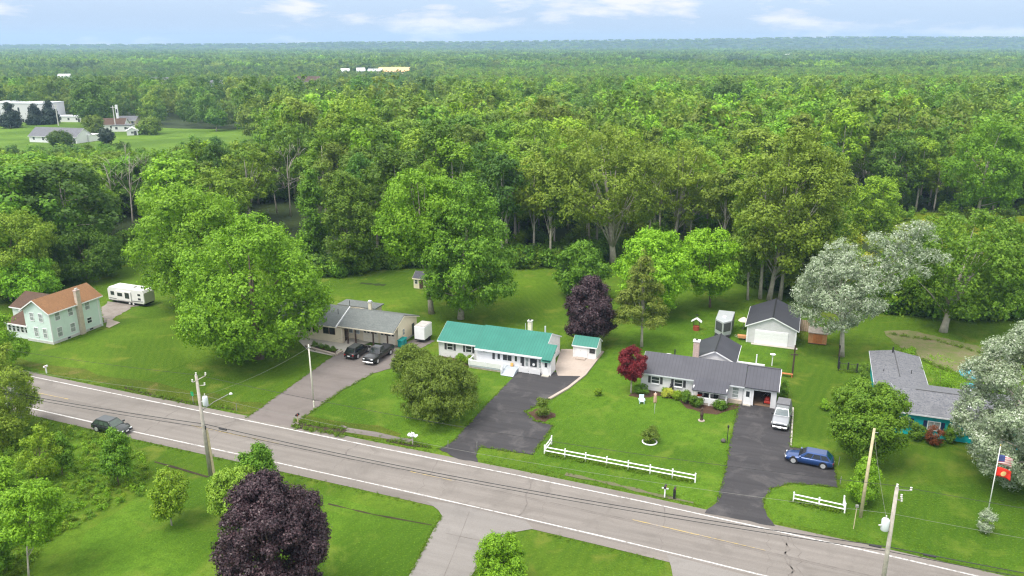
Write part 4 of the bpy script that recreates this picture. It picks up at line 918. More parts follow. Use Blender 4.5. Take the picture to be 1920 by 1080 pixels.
# --- dark metal roof ranch with carport
h = House('ranch_house', 'white ranch house with dark grey metal roof, white porch and open carport', 'house', (-9, 95.5))
h.gable(-17.7, -4.95, 95.45, 101.3, 2.62, 4.2, SID, DARKM, 'x', (.15, .42), .48, trim=LGREY, ends=(1, 0))
b = h.mb(); b.prism([(93.05, 1.9), (95.4, 2.66), (95.4, 2.77), (93.05, 2.01)], 'x', -10.95, -6.6); b.build('porch_roof', DARKM, h.t)
h.boxes('porch_beam', WHITE, [(-10.85, -6.7, 93.3, 93.42, 1.72, 1.94), (-10.85, -10.72, 93.43, 95.4, 1.75, 2.3), (-6.83, -6.7, 93.43, 95.4, 1.75, 2.3)])
for x in (-10.8, -8.75, -6.75): h.box('porch_post', WHITE, x-.07, x+.07, 93.29, 93.43, .02, 1.71)
h.box('porch_deck', WOODL, -10.9, -6.65, 93.3, 95.42, .06, .3); h.rail(-10.7, -8.8, 93.36, .3, 1.05, WHITE, 10); h.rail(-8.65, -6.85, 93.36, .3, 1.05, WHITE, 10)
h.boxes('rail_panel', SID, [(-10.65, -8.85, 93.28, 93.32, .36, 1.0), (-8.6, -6.9, 93.28, 93.32, .36, 1.0)])
for x in (-15.9, -12.95): h.window('f', 95.45, x-.48, x+.48, 1.15, 2.0, glass=GLASS, shut=DKGREY, mull=(1, 2)); h.box('window_box', WHITE, x-.5, x+.5, 95.3, 95.44, .98, 1.08)
h.window('f', 95.45, -9.9, -8.9, .9, 2.0, mull=(2, 1)); h.window('f', 95.45, -8.3, -7.6, .9, 2.0); h.window('f', 95.45, -6.2, -5.5, .75, 2.1, glass=GLASSL, mull=(1, 3)); h.box('masonry_skirt', TAN, -6.65, -5.0, 95.2, 95.42, .02, .5)
h.boxes('downspout', LGREY, [(-17.76, -17.68, 95.36, 95.44, .05, 2.35), (-1.02, -.94, 95.26, 95.34, .05, 2.3)])
# carport: a real hollow bay
h.boxes('carport_wall', SID, [(-4.9, -3.72, 95.35, 95.5, .02, 2.5), (-1.55, -1.0, 95.35, 95.5, .02, 2.5), (-3.72, -1.55, 95.35, 95.5, 2.18, 2.5), (-1.15, -1.0, 95.5, 101.1, .02, 2.5), (-4.9, -1.15, 100.95, 101.1, .02, 2.5)])
h.boxes('carport_lining', BOARD_IN, [(-4.88, -4.8, 95.52, 100.9, .1, 2.45), (-1.24, -1.16, 95.52, 100.9, .1, 2.45), (-4.8, -1.24, 100.85, 100.93, .1, 2.45), (-4.8, -1.24, 95.52, 100.85, .06, .1)])  # brown boards lining the inside of the bay
b = h.mb(); p = [(95.0, 2.4), (98.3, 4.05), (101.5, 2.45), (101.5, 2.56), (98.3, 4.16), (95.0, 2.51)]; b.prism(p, 'x', -4.76, -.75); b.build('carport_roof', DARKM, h.t)
b = h.mb(); b.prism([(95.5, 2.52), (101.05, 2.52), (98.3, 3.98)], 'x', -1.14, -1.02); b.build('carport_gable', SID, h.t)
h.box('carport_fascia', LGREY, -.74, -.68, 94.98, 101.5, 2.3, 2.46)
b = h.mb(); b.prism([(94.98, 2.38), (98.3, 4.04), (98.3, 4.16), (94.98, 2.5)], 'x', -.745, -.69); b.prism([(101.5, 2.42), (98.3, 4.04), (98.3, 4.16), (101.5, 2.54)], 'x', -.745, -.69); b.build('rake_trim', WHITE, h.t)
h.boxes('opening_trim', WHITE, [(-3.74, -3.66, 95.28, 95.36, .02, 2.2), (-1.61, -1.53, 95.28, 95.36, .02, 2.2), (-3.66, -1.61, 95.28, 95.36, 2.12, 2.2)])
h.door('f', 95.35, -4.75, -3.95, .06, 2.05, glass=True); h.box('step', CONCG, -4.85, -3.9, 94.9, 95.28, .05, .14)
b = h.mb(); b.prism([(98.25, 4.24), (98.35, 4.24), (98.4, 4.16), (98.2, 4.16)], 'x', -17.8, -.76); b.build('ridge_cap', DKGREY, h.t); h.box('roof_joint', DKGREY, -4.9, -4.78, 95.1, 98.2, 2.2, 2.3) if 0 else None
# rear wing
h.gable(-11.9, -6.55, 101.3, 107.7, 3.05, 4.35, SID, DARKY, 'y', (.3, .15), .5, trim=WHITE, wname='rear_wall', rname='rear_roof')
b = h.mb(); b.tube([(-9.22, 100.8, 4.5), (-9.22, 108.0, 4.5)], .09, 6); b.build('rear_ridge_cap', BLACKP, h.t)
h.chimney(-11.6, 100.5, 3.0, 5.7, .75, REDB, WHITE); h.pipe(-14.2, 99.4, 3.6, 4.6, .08, BLACKP); h.box('roof_vent', WHITE, -15.4, -14.8, 99.9, 100.3, 3.4, 3.55)
h.boxes('porch_beam', WHITE, [(-6.4, -2.9, 102.3, 102.45, 2.65, 2.9)]); 
for x in (-6.3, -4.4, -3.0): h.box('porch_post', WHITE, x-.07, x+.07, 102.31, 102.44, .02, 2.64)
b = h.mb(); b.tube([(-4.0, 102.6, .02), (-4.0, 102.6, 4.1)], .08, 7); b.build('white_mast', WHITE, h.t)
# --- detached garage
h = House('garage', 'detached white garage with black roof and wide white door', 'garage', (-2.85, 118))
h.gable(-6.35, .65, 118.1, 127.4, 2.75, 4.35, SIDP, DARKY, 'y', (.25, .32), .5, trim=WHITE)
b = h.mb(); b.tube([(-2.85, 117.8, 4.5), (-2.85, 127.7, 4.5)], .1, 6); b.build('ridge_cap', BLACKP, h.t)
d = h.box('garage_door', WHITE, -5.2, -.45, 118.02, 118.14, .06, 2.15)
h.boxes('door_rib', WHITE, [(-5.15, -.5, 118.0, 118.03, .5*k+.04, .5*k+.48) for k in range(4)], d)
h.boxes('corner_board', WHITE, [(-6.4, -6.2, 118.04, 118.12, .02, 2.6), (.5, .7, 118.04, 118.12, .02, 2.6)]); h.boxes('apron', CONCG, [(-5.6, 1.0, 117.3, 118.0, .03, .06)])
# --- cedar shed and lattice fence panel
h = House('wooden_shed', 'small orange cedar shed with double doors beside the white trunked poplar', 'shed', (3.7, 121))
h.gable(2.4, 5.0, 120.9, 122.9, 1.75, 2.35, WOOD, WOODL, 'x', (.12, .15), .5)
h.boxes('door', WOODO, [(3.05, 3.68, 120.82, 120.9, .1, 1.55), (3.72, 4.35, 120.82, 120.9, .1, 1.55)]); h.box('skid', BROWNP, 2.4, 5.0, 120.7, 120.88, .02, .1)
h = House('wood_fence', 'weathered wooden fence panel between the garage and the cedar shed', 'fence', (2.0, 126))
h.boxes('board', M('pinkish_fence_wood', (.42, .3, .24), .85, .25, 3), [(1.1+.3*k, 1.36+.3*k, 126, 126.04, .05, 1.9) for k in range(7)]); h.boxes('post', BROWNP, [(1.0, 1.1, 126.05, 126.15, 0, 2), (3.2, 3.3, 126.05, 126.15, 0, 2)])
# --- beige ranch
h = House('ranch_house', 'beige ranch house with slate grey roof and two garage doors behind dark posts', 'house', (-63, 98))
h.gable(-75.5, -64.1, 96.2, 104.2, 2.75, 4.45, SIDC, SHB, 'x', (.12, .45), .48, trim=CREAM)
b = h.mb(); b.prism([(98.2, 0), (104.3, 0), (104.3, 2.8), (99.8, 4.22), (98.2, 3.48)], 'x', -64.0, -54.8); b.build('garage_wall', SIDC, h.t)
b = h.mb(); b.prism([(96.15, 2.62), (99.8, 4.28), (104.7, 2.68), (104.7, 2.79), (99.8, 4.39), (96.15, 2.73)], 'x', -63.85, -54.5); b.build('garage_roof', SHB, h.t)
h.box('porch_fascia', CREAM, -63.85, -54.5, 96.08, 96.14, 2.56, 2.72)
b = h.mb(); b.prism([(96.15, 2.5), (99.8, 4.16), (104.7, 2.56), (104.7, 2.68), (99.8, 4.27), (96.15, 2.61)], 'x', -54.49, -54.45); b.build('rake_trim', CREAM, h.t)
b = h.mb(); b.prism([(95.75, 2.55), (100.0, 4.42), (100.0, 4.64), (95.75, 2.77)], 'x', -63.97, -63.87); b.build('white_rake', WHITE, h.t)
for x in (-62.3, -60.95, -57.95, -55.55): h.box('porch_post', BROWNP, x-.09, x+.09, 96.25, 96.43, .03, 2.55)
GD = M('cream_garage_door', (.84, .77, .66), .5, .08)
for x0 in (-60.7, -57.75):
    d = h.box('garage_door', GD, x0, x0+2.5, 98.1, 98.24, .05, 2.3); h.boxes('pane', GLASS, [(x0+.14+.6*k, x0+.54+.6*k, 98.07, 98.12, z, z+.22) for k in range(4) for z in (1.78, 1.46)], d); h.boxes('door_rib', CREAM, [(x0+.05, x0+2.45, 98.06, 98.1, z, z+.03) for z in (.55, 1.15)], d)
h.window('f', 98.2, -63.4, -62.6, 1.1, 2.0, glass=GLASSL); h.window('f', 98.2, -62.1, -61.4, 1.1, 2.0, glass=GLASSL)
h.window('r', -54.8, 99.6, 100.2, 1.2, 2.1, glass=GLASSL, frame=CREAM); h.door('r', -54.8, 102.6, 103.4, .1, 2.0, mat=DKGREY)
for x in (-71.2, -69.7, -68.2, -66.4, -65.3): h.window('f', 96.2, x, x+.85, 1.3, 2.2, frame=BROWNP, mull=(1, 1))
h.box('corner_wall', SIDC, -64.1, -63.2, 96.2, 98.15, .02, 2.4); h.door('r', -63.2, 96.9, 97.7, .1, 2.05, mat=BROWNP); h.box('doorstep', CONCG, -63.1, -61.5, 96.6, 98.1, .06, .2)
h.box('rear_wing', SIDC, -69, -62.6, 104.25, 107.2, 0, 2.75); h.box('flat_roof', SHB, -69.3, -62.3, 104.7, 107.5, 2.8, 2.95)
h.chimney(-62.3, 103.2, 3.0, 4.5, .45, CREAMB); b = h.mb(); b.lathe([(.05, 4.55), (.3, 4.6), (.3, 4.75), (.05, 4.85)], (-62.3, 103.2), 10); b.build('chimney_cowl', LGREY, h.t)
h.pipe(-65.0, 98.3, 3.5, 4.6, .05); h.pipe(-64.6, 101, 4.0, 5.2, .05); h.boxes('downspout', CREAM, [(-54.8, -54.72, 98.1, 98.19, .05, 2.6), (-63.3, -63.22, 96.1, 96.18, .05, 2.4)]); h.box('foundation', FOUND, -54.82, -54.76, 98.2, 104.2, .02, .35)
# --- mint farmhouse with porch
h = House('farmhouse', 'two storey mint green farmhouse with rust brown roof and outside chimney', 'house', (-106, 85))
h.gable(-108.6, -103.4, 80.6, 89.7, 5.1, 6.7, SIDM, SHR, 'y', (.4, .4), .5, trim=WHITE)
h.box('foundation', FOUND, -108.65, -103.34, 80.54, 89.35, .02, .42)
for (y, z0, z1) in ((81.9, .9, 2.3), (84.2, .9, 2.2), (81.9, 3.5, 4.7), (84.2, 3.5, 4.6), (87.3, 3.5, 4.7)): h.window('r', -103.4, y-.4, y+.4, z0, z1, glass=GLASSL)
h.window('r', -103.4, 86.9, 87.7, 1.3, 2.1, glass=GLASS)
h.boxes('basement_window', GLASS, [(-103.36, -103.3, 83.0, 83.5, .12, .34), (-103.36, -103.3, 87.1, 87.7, .12, .36)])
for (x, z0, z1) in ((-106.6, .9, 2.3), (-104.8, .9, 2.3), (-107, 3.4, 4.6), (-105.2, 3.4, 4.6)): h.window('f', 80.6, x-.36, x+.36, z0, z1, glass=GLASSL)
h.boxes('corner_board', WHITE, [(-103.43, -103.36, 80.5, 80.68, .4, 4.9), (-103.43, -103.36, 89.2, 89.38, .4, 4.9)])
ch = h.box('chimney', M('tan_stucco_chimney', (.5, .42, .34), .9, .15, 3), -103.38, -102.85, 85.25, 85.95, .02, 7.0); h.box('cap', REDB, -103.45, -102.8, 85.2, 86.0, 7.0, 7.2, ch); h.box('flue', FOUND, -103.25, -103.0, 85.4, 85.8, 7.2, 7.45, ch)
h.box('porch_wall', SIDW, -113.2, -108.65, 80.9, 84.5, .02, 2.2)
for k in range(5): h.window('f', 80.9, -112.8+.88*k, -112.25+.88*k, 1.05, 2.05, glass=GLASS)
for k in range(3): h.window('l', -113.2, 81.4+1.0*k, 82.0+1.0*k, 1.05, 2.05, glass=GLASS)
b = h.mb(); b.prism([(80.6, 2.2), (84.6, 3.1), (84.6, 3.22), (80.6, 2.32)], 'x', -113.5, -108.4); b.build('porch_roof', SHD, h.t); h.box('porch_fascia', WHITE, -113.5, -108.4, 80.52, 80.59, 2.1, 2.34)
h.gable(-116.5, -108.65, 84.7, 90.5, 3.4, 4.9, SIDW, SHD, 'x', (.2, .35), .5, trim=WHITE, wname='wing_wall', rname='wing_roof')
# --- turquoise house with L roof
h = House('ranch_house', 'turquoise house with L shaped grey shingle roof and navy shutters', 'house', (16, 98))
h.gable(12.3, 27.5, 93.75, 102.3, 2.85, 3.85, SIDT, SHG, 'x', (.25, .42), .5, trim=LGREY)
h.gable(10.6, 16.0, 97.5, 112.5, 2.8, 3.25, SIDT, SHG, 'y', (.25, .4), .48, trim=LGREY, wname='wing_wall', rname='wing_roof')
b = h.mb(); b.prism([(10.25, 97.3), (12.0, 93.35), (12.4, 93.35), (12.4, 97.3)], 'z', 2.66, 2.76); b.build('corner_roof', SHG, h.t)
for x, g_ in ((13.0, GLASS), (16.2, GLASSL), (20.6, GLASS)): h.window('f', 93.7, x-.6, x+.6, 1.0, 2.0, glass=g_, shut=NAVY, sw=.36, mull=(2, 1))
h.door('f', 93.7, 22.4, 23.2, .1, 2.05, glass=True)
b = h.mb(); b.tube([(13.2, 103, 3.38), (13.2, 112.6, 3.38)], .05, 5); b.build('ridge_cap', DKGREY, h.t); b = h.mb(); b.tube([(14.4, 98.0, 3.98), (27.7, 98.0, 3.98)], .06, 5); b.build('ridge_vent', DKGREY, h.t)
h.pipe(13.0, 111.8, 3.1, 4.1, .1, BLACKP); h.pipe(11.5, 105, 2.8, 3.4, .05, DKGREY); h.pipe(14.7, 105.2, 2.9, 3.6, .05, DKGREY)
b = h.mb(); b.lathe([(.2, 4.0), (.2, 4.6), (.28, 4.62), (.28, 4.75)], (20.0, 98.2), 8); b.build('chimney_pipe', LGREY, h.t); h.box('skylight', WHITE, 19.4, 20.0, 95.7, 96.4, 3.15, 3.55)
# --- pale shed behind the big maples
h = House('garden_shed', 'cream shed with dark roof half hidden behind the spreading maple trunk', 'shed', (-65, 125.6))
h.gable(-66.3, -63.4, 125.5, 128, 2.0, 2.9, SIDC, SHK, 'x', (.15, .2), .5, trim=CREAM); h.boxes('door', BROWNP, [(-65.1, -64.3, 125.42, 125.52, .05, 1.8)]); h.window('f', 125.5, -66.0, -65.5, .9, 1.6); h.window('f', 125.5, -64.1, -63.7, .9, 1.6)
# --- far buildings at the upper left and beyond
def far_house(name, label, cat, px, w_, d_, hh, rh, rot, wm, rm, nw=3, axis='x', flat=False, door=True):
    X, Y = G(*px); t = thing(name, label, cat, (X, Y, 0), rot)
    class S: pass
    q = House.__new__(House); q.o = (0, 0, 0); q.t = t
    if flat: q.box('wall', wm, -w_/2, w_/2, 0, d_, 0, hh); q.box('roof', rm, -w_/2-.2, w_/2+.2, -.2, d_+.2, hh, hh+.35)
    else: q.gable(-w_/2, w_/2, 0, d_, hh, hh+rh, wm, rm, axis, (.3, .4), .5, trim=WHITE)
    for k in range(nw): x = -w_/2+w_*(k+.5)/nw; q.window('f', 0, x-.6, x+.6, hh*.4, hh*.8, bar=.12)
    if door: q.door('f', 0, w_*.5-1.8, w_*.5-.6, .05, 2.1, mat=DKGREY)
    return q
far_house('farm_house', 'far long low house with grey roof at the upper left', 'house', (100, 268), 26, 10, 3.0, 3.4, -.25, SID, SHG, 5)
far_house('garage', 'far white garage right of the long grey roofed house', 'garage', (152, 266), 9, 8, 2.8, .6, -.2, SID, WHITE, 1, flat=True)
far_house('block_building', 'large white flat roofed building at the far upper left', 'building', (30, 229), 38, 18, 10.5, 0, -.15, SIDP, LGREY, 6, flat=True)
far_house('block_building', 'low white building between the dark far spruces', 'building', (122, 229), 20, 10, 3, 0, -.1, SID, LGREY, 4, flat=True)
q = far_house('farm_house', 'far white house with reddish roof and a tall white tower', 'house', (210, 246), 13, 9, 3.4, 2.8, .15, SID, SHD, 3)
tw = q.boxes('tower', WHITE, [(1.8, 2.9, 4.2, 5.3, 4, 13)]); q.boxes('belfry', GLASS, [(2.05, 2.65, 4.15, 4.22, 9, 11)], tw)
far_house('carport', 'far low white building with dark flat roof right of the tower house', 'building', (228, 247), 9, 7, 3.0, 0, .1, SID, SHG, 2, flat=True)
far_house('garden_shed', 'far small white shed at the edge of the field', 'shed', (249, 254), 5, 5, 2.4, 1.4, .4, SID, WHITE, 1, 'y')
far_house('farm_house', 'far yellowish house behind the tower house', 'house', (238, 236), 10, 8, 3, 2, 0, SIDC, SHG, 3)
ORG = M('orange_flat_roof', (.7, .43, .2), .7, .1)
for (nm, lb, ct, px, w_, d_, hh, rh, rot, wm, rm, fl_) in (
    ('warehouse', 'wide far building with a pale orange roof in the middle distance', 'building', (738, 143), 44, 34, 6, 6, .05, SIDC, ORG, False),
    ('warehouse', 'white far building left of the orange roofed one', 'building', (703, 143), 20, 18, 7, 3, .05, SIDP, LGREY, False),
    ('farm_house', 'small white far house left of the white building', 'house', (678, 146), 11, 11, 9, 4, .3, SIDP, WHITE, False),
    ('farm_house', 'small white far house highest among the middle trees', 'house', (662, 138), 11, 11, 9, 4, .2, SIDP, WHITE, False),
    ('farm_house', 'white far house with white roof left of the middle cluster', 'house', (648, 148), 11, 11, 9, 4, .2, SIDP, WHITE, False),
    ('brick_building', 'reddish far building among the trees', 'building', (582, 172), 18, 12, 10, 4, .1, M('red_brick_far', (.45, .27, .2), .9, .2), SHD, False),
    ('farm_house', 'pale far house left of the reddish building', 'house', (566, 172), 12, 10, 10, 4, .1, SIDC, SHD, False),
    ('farm_house', 'pale far roof among the trees above the field', 'house', (303, 175), 16, 12, 10, 4, .3, SID, SHG, False),
    ('farm_house', 'second pale far roof right of the first above the field', 'house', (408, 183), 16, 12, 10, 4, -.2, SIDC, SHG, False),
    ('farm_house', 'white far gable among trees at upper left', 'house', (122, 168), 11, 10, 11, 4, .2, SID, LGREY, False),
    ('farm_house', 'pale far house at the right of the far wood', 'house', (1480, 116), 26, 18, 15, 5, .2, SID, WHITE, False)):
    far_house(nm, lb, ct, px, w_, d_, hh, rh, rot, wm, rm, 3, flat=fl_)
# ------------------------------------------------------------------ vehicles
TYRE = M('tyre_rubber', (.02, .02, .021), .85, .2); RIM = M('alloy_rim', (.62, .63, .64), .35, .1, metal=.5); CGLASS = M('car_glass', (.012, .015, .018), .06, .2, spec=.8)
LAMPG = M('headlight_glass', (.7, .72, .74), .15, .1); TAIL = M('tail_light_red', (.35, .01, .01), .2, .1); PLATE = M('number_plate', (.8, .8, .8), .5, .05); TRIMB = M('black_plastic', (.02, .02, .022), .55, .2); CHROME = M('chrome', (.6, .6, .62), .2, .05, metal=.9)
def paint(name, c, metal=.35): return M(name, c, .28, .06, 1.5, metal=metal, coat=.7)
def lerp(a, b, t): return tuple(a[i]+(b[i]-a[i])*t for i in range(3))
def vehicle(name, label, cat, c, front, Ln, Wd, Ht, kind, pm, roofm=None, gl=CGLASS, bedcap=None):
    """c and front: points on the ground (s, t); the body is lofted along its length"""
    head = math.atan2(front[1]-c[1], front[0]-c[0]); X, Y = W(*c); t = thing(name, label, cat, (X, Y, .05), -A+head)
    w = Wd/2; l = Ln/2; pick = kind == 'pickup'; belt = Ht*(.6 if not pick else .62); hood = belt*(.98 if pick else .93); tail = belt*(1.02 if kind != 'sedan' else .98)
    if pick: st = [(-l, .9, .5, belt*.95), (-l+.06, .98, .42, belt*1.0), (-l*.3, 1, .38, belt*1.0), (l*.32, 1, .38, belt), (l*.42, 1, .38, hood), (l*.86, .98, .4, hood*.97), (l*.97, .93, .42, hood*.9), (l, .86, .5, hood*.8)]
    else: st = [(-l, .78, .42, tail*.86), (-l+.08, .92, .3, tail*.97), (-l*.75, 1, .24, tail), (0, 1, .22, belt), (l*.38, 1, .22, belt), (l*.5, .99, .24, hood), (l*.8, .95, .26, hood*.9), (l*.95, .84, .3, hood*.78), (l, .66, .4, hood*.64)]
    b = MB(); rings = []
    for x, f, z0, z1 in st:
        ww = w*f; h = z1-z0
        half = [(ww*.86, z0), (ww*.97, z0+h*.15), (ww, z0+h*.5), (ww*.985, z0+h*.78), (ww*.93, z1-.04), (ww*.8, z1)]
        ring = [(x, -y, z) for y, z in half]+[(x, 0, z1+.025)]+[(x, y, z) for y, z in half[::-1]]
        rings.append([b.V(p) for p in ring])
    n = len(rings[0])
    for r0, r1 in zip(rings, rings[1:]):
        for q in range(n): b.f.append([r0[q], r0[(q+1) % n], r1[(q+1) % n], r1[q]])
    b.f.append(rings[0][::-1]); b.f.append(rings[-1])
    body = b.build('body', pm, t, True)
    cab = {'suv': (-l*.93, -l*.7, l*.16, l*.46), 'wagon': (-l*.95, -l*.72, l*.14, l*.46), 'sedan': (-l*.72, -l*.3, l*.08, l*.44), 'pickup': (-l*.22, -l*.14, l*.2, l*.4)}[kind]
    wb, wt = w*.92, w*.74; zb = belt-.03
    lo = [(cab[0], -wb, zb), (cab[3], -wb, zb), (cab[3], wb, zb), (cab[0], wb, zb)]; hi = [(cab[1], -wt, Ht-.06), (cab[2], -wt, Ht-.06), (cab[2], wt, Ht-.06), (cab[1], wt, Ht-.06)]
    b = MB(); i = [b.V(p) for p in lo]; j = [b.V(p) for p in hi]; k = [b.V((p[0]*.985+(.02 if p[0] < 0 else -.06), p[1]*.88, Ht)) for p in hi]
    for q in range(4): b.f.append([i[q], i[(q+1) % 4], j[(q+1) % 4], j[q]]); b.f.append([j[q], j[(q+1) % 4], k[(q+1) % 4], k[q]])
    b.f.append(k); b.f.append(i[::-1]); b.build('cabin', roofm or pm, t, bevel=.03, seg=1)
    def pane(name, a0, a1, c1, c0, u0, u1, v0, v1):
        P = lambda u, v: Vector(lerp(lerp(a0, a1, u), lerp(c0, c1, u), v))
        q = [P(u0, v0), P(u1, v0), P(u1, v1), P(u0, v1)]; nn = (q[1]-q[0]).cross(q[3]-q[0]).normalized()
        cen = sum(q, Vector())/4
        if nn.dot(cen-Vector((0, 0, belt))) < 0: nn = -nn
        b = MB(); f = [b.V(p+nn*.014) for p in q]; g = [b.V(p-nn*.01) for p in q]; b.f.append(f); b.f.append(g[::-1])
        for m in range(4): b.f.append([f[m], f[(m+1) % 4], g[(m+1) % 4], g[m]])
        return b.build(name, gl, t)
    pane('windscreen', lo[1], lo[2], hi[2], hi[1], .06, .94, .08, .94); pane('rear_window', lo[0], lo[3], hi[3], hi[0], .1, .9, .22, .92)
    cuts = [(.08, .48), (.51, .9)] if kind in ('pickup', 'sedan') else [(.06, .3), (.33, .6), (.63, .88)]
    for a, c_ in (((0, 1), 0), ((3, 2), 1)):
        for u0, u1 in cuts: pane('side_window', lo[a[0]], lo[a[1]], hi[a[1]], hi[a[0]], u0, u1, .16, .9)
    wr = .4 if pick else .37
    for x in (-l*.6, l*.63):
        for sg in (-1, 1):
            b = MB(); y0, y1 = sorted((sg*(w+.012), sg*(w-.24))); b.lathe([(wr*.8, y0), (wr, y0+.04), (wr, y1-.04), (wr*.8, y1)], (x, wr), 16, 'y'); wh = b.build('wheel', TYRE, t, True)
            b = MB(); y0, y1 = sorted((sg*(w+.03), sg*(w-.02))); b.lathe([(.05, y0), (wr*.68, y0), (wr*.7, y1), (.05, y1)], (x, wr), 12, 'y'); b.build('rim', RIM, wh)
            b = MB(); y0, y1 = sorted((sg*(w+.004), sg*(w-.3))); b.lathe([(.1, y0), (wr*1.17, y0), (wr*1.17, y1), (.1, y1)], (x, wr+.03), 14, 'y'); b.build('wheel_arch', TRIMB, t)
    fz = (hood*.72) if pick else hood*.58
    for sg in (-1, 1):
        y0, y1 = sorted((sg*w*.48, sg*w*.8)); b = MB(); b.box(l-.2 if not pick else l-.1, l-.02 if not pick else l+.012, y0, y1, fz, fz+.15); b.build('headlight', LAMPG, t, bevel=.02, seg=1)
        y0, y1 = sorted((sg*w*.58, sg*w*.84)); b = MB(); b.box(-l-.02, -l+.12, y0, y1, tail*.66, tail*.84); b.build('tail_light', TAIL, t, bevel=.02, seg=1)
        y0, y1 = sorted((sg*w*.95, sg*(w+.2))); b = MB(); b.box(cab[3]-.32, cab[3]-.14, y0, y1, belt, belt+.2); b.build('mirror', TRIMB if pick else pm, t, bevel=.03, seg=1)
    gw = w*.5 if not pick else w*.8; b = MB(); b.box(l-.06, l+.02 if not pick else l+.01, -gw, gw, fz-.18 if not pick else fz-.2, fz+.1 if not pick else fz+.02); b.build('grille', TRIMB, t, bevel=.02, seg=1)
    b = MB(); b.box(l-.12, l+.05, -w*.86, w*.86, .32, .5 if not pick else .56); b.build('bumper', TRIMB if not pick else CHROME, t, bevel=.04, seg=1)
    b = MB(); b.box(-l-.06, -l+.14, -w*.86, w*.86, .34, .52); b.build('bumper', TRIMB, t, bevel=.04, seg=1)
    b = MB(); b.box(l+.05, l+.065, -.2, .2, .38, .52); b.build('number_plate', PLATE, t); b = MB(); b.box(-l-.075, -l-.061, -.2, .2, tail*.55, tail*.55+.14); b.build('number_plate', PLATE, t)
    if pick and bedcap is None:
        b = MB(); b.box(-l+.08, cab[0]-.1, -w*.8, w*.8, belt*1.0, belt+.035); b.build('bed_cover', TRIMB, t)
    if bedcap is not None:
        b = MB(); x0, x1 = -l+.06, cab[0]-.04; i = [b.V(p) for p in ((x0, -wb, zb), (x1, -wb, zb), (x1, wb, zb), (x0, wb, zb))]; j = [b.V(p) for p in ((x0+.25, -wt, Ht+.04), (x1, -wt, Ht+.04), (x1, wt, Ht+.04), (x0+.25, wt, Ht+.04))]
        for q in range(4): b.f.append([i[q], i[(q+1) % 4], j[(q+1) % 4], j[q]])
        b.f.append(j); b.f.append(i[::-1]); b.build('bed_cap', bedcap, t, bevel=.04, seg=2)
    return t
PBLACK = paint('black_car_paint', (.012, .012, .013)); PBLUE = paint('blue_car_paint', (.02, .06, .2)); PSILV = paint('silver_car_paint', (.3, .31, .33), .4); PGRAPH = paint('graphite_car_paint', (.022, .027, .026)); CAPG = M('grey_bed_cap', (.14, .14, .15), .55, .1)
vehicle('parked_car', 'dark blue estate car parked on the black drive pad', 'car', GS(1516, 868), GS(1480, 861), 4.85, 1.85, 1.55, 'wagon', PBLUE)
vehicle('pickup_truck', 'silver pickup truck with grey bed cap in front of the open carport', 'truck', GS(1465, 790), GS(1460.5, 810), 5.7, 1.95, 1.9, 'pickup', PSILV, gl=M('pickup_glass', (.08, .11, .12), .08, .2, spec=.8), bedcap=CAPG)
vehicle('pickup_truck', 'black pickup truck with bright wheels before the beige garage doors', 'truck', GS(710, 672), GS(694, 683), 5.9, 1.98, 1.9, 'pickup', PBLACK)
vehicle('parked_car', 'black sport utility car beside the black pickup, rear towards the road', 'car', GS(671, 665), GS(688, 654), 4.7, 1.88, 1.62, 'suv', PBLACK)
vehicle('moving_car', 'dark greenish car driving on the near lane of the road', 'car', GS(211, 808), GS(240, 814.6), 4.7, 1.85, 1.5, 'suv', PGRAPH, gl=M('green_car_glass', (.05, .075, .06), .08, .2, spec=.8))
# --- trailers
def wheelset(par, xs, w, r=.34):
    for x in xs:
        for sg in (-1, 1):
            y0, y1 = sorted((sg*(w+.02), sg*(w-.2))); b = MB(); b.lathe([(r*.8, y0), (r, y0+.03), (r, y1-.03), (r*.8, y1)], (x, r), 14, 'y'); wh = b.build('wheel', TYRE, par, True)
            y0, y1 = sorted((sg*(w+.035), sg*(w))); b = MB(); b.lathe([(.04, y0), (r*.6, y0), (r*.6, y1), (.04, y1)], (x, r), 10, 'y'); b.build('rim', WHITE, wh)
RVW = M('trailer_white', (.7, .69, .67), .4, .05, streak=.05); RVG = M('trailer_beige_end', (.58, .54, .46), .5, .08)
c = ((-112.0-104.2)/2, 100.4); t = thing('travel_trailer', 'white travel trailer with dark windows parked beside the gravel pad', 'trailer', W(*c), -A-.02)
b = MB(); b.prism([(-4.1, .55), (3.9, .55), (4.1, .8), (4.1, 2.5), (3.8, 2.95), (-3.6, 2.95), (-4.1, 2.5)], 'y', -1.2, 1.2); b.build('body', RVW, t, bevel=.05, seg=1)
b = MB(); b.box(4.06, 4.13, -1.12, 1.12, .75, 2.5); b.build('rear_panel', RVG, t)
for (x0, x1, z0, z1) in ((-3.4, -2.6, 1.5, 2.15), (-1.7, -.6, 1.5, 2.1), (0, .95, 1.25, 2.25), (2.75, 3.35, 1.95, 2.3), (2.75, 3.35, 1.2, 1.55)):
    b = MB(); b.box(x0, x1, -1.23, -1.19, z0, z1); b.build('window', GLASS, t)
b = MB(); b.box(-2.0, 1.3, -1.36, -1.2, .8, 2.45); b.build('slide_out', RVW, t, bevel=.02, seg=1)
for (x0, x1, z0, z1) in ((-1.7, -.6, 1.5, 2.1), (0, .95, 1.25, 2.25)): b = MB(); b.box(x0, x1, -1.39, -1.35, z0, z1); b.build('window', GLASS, t)
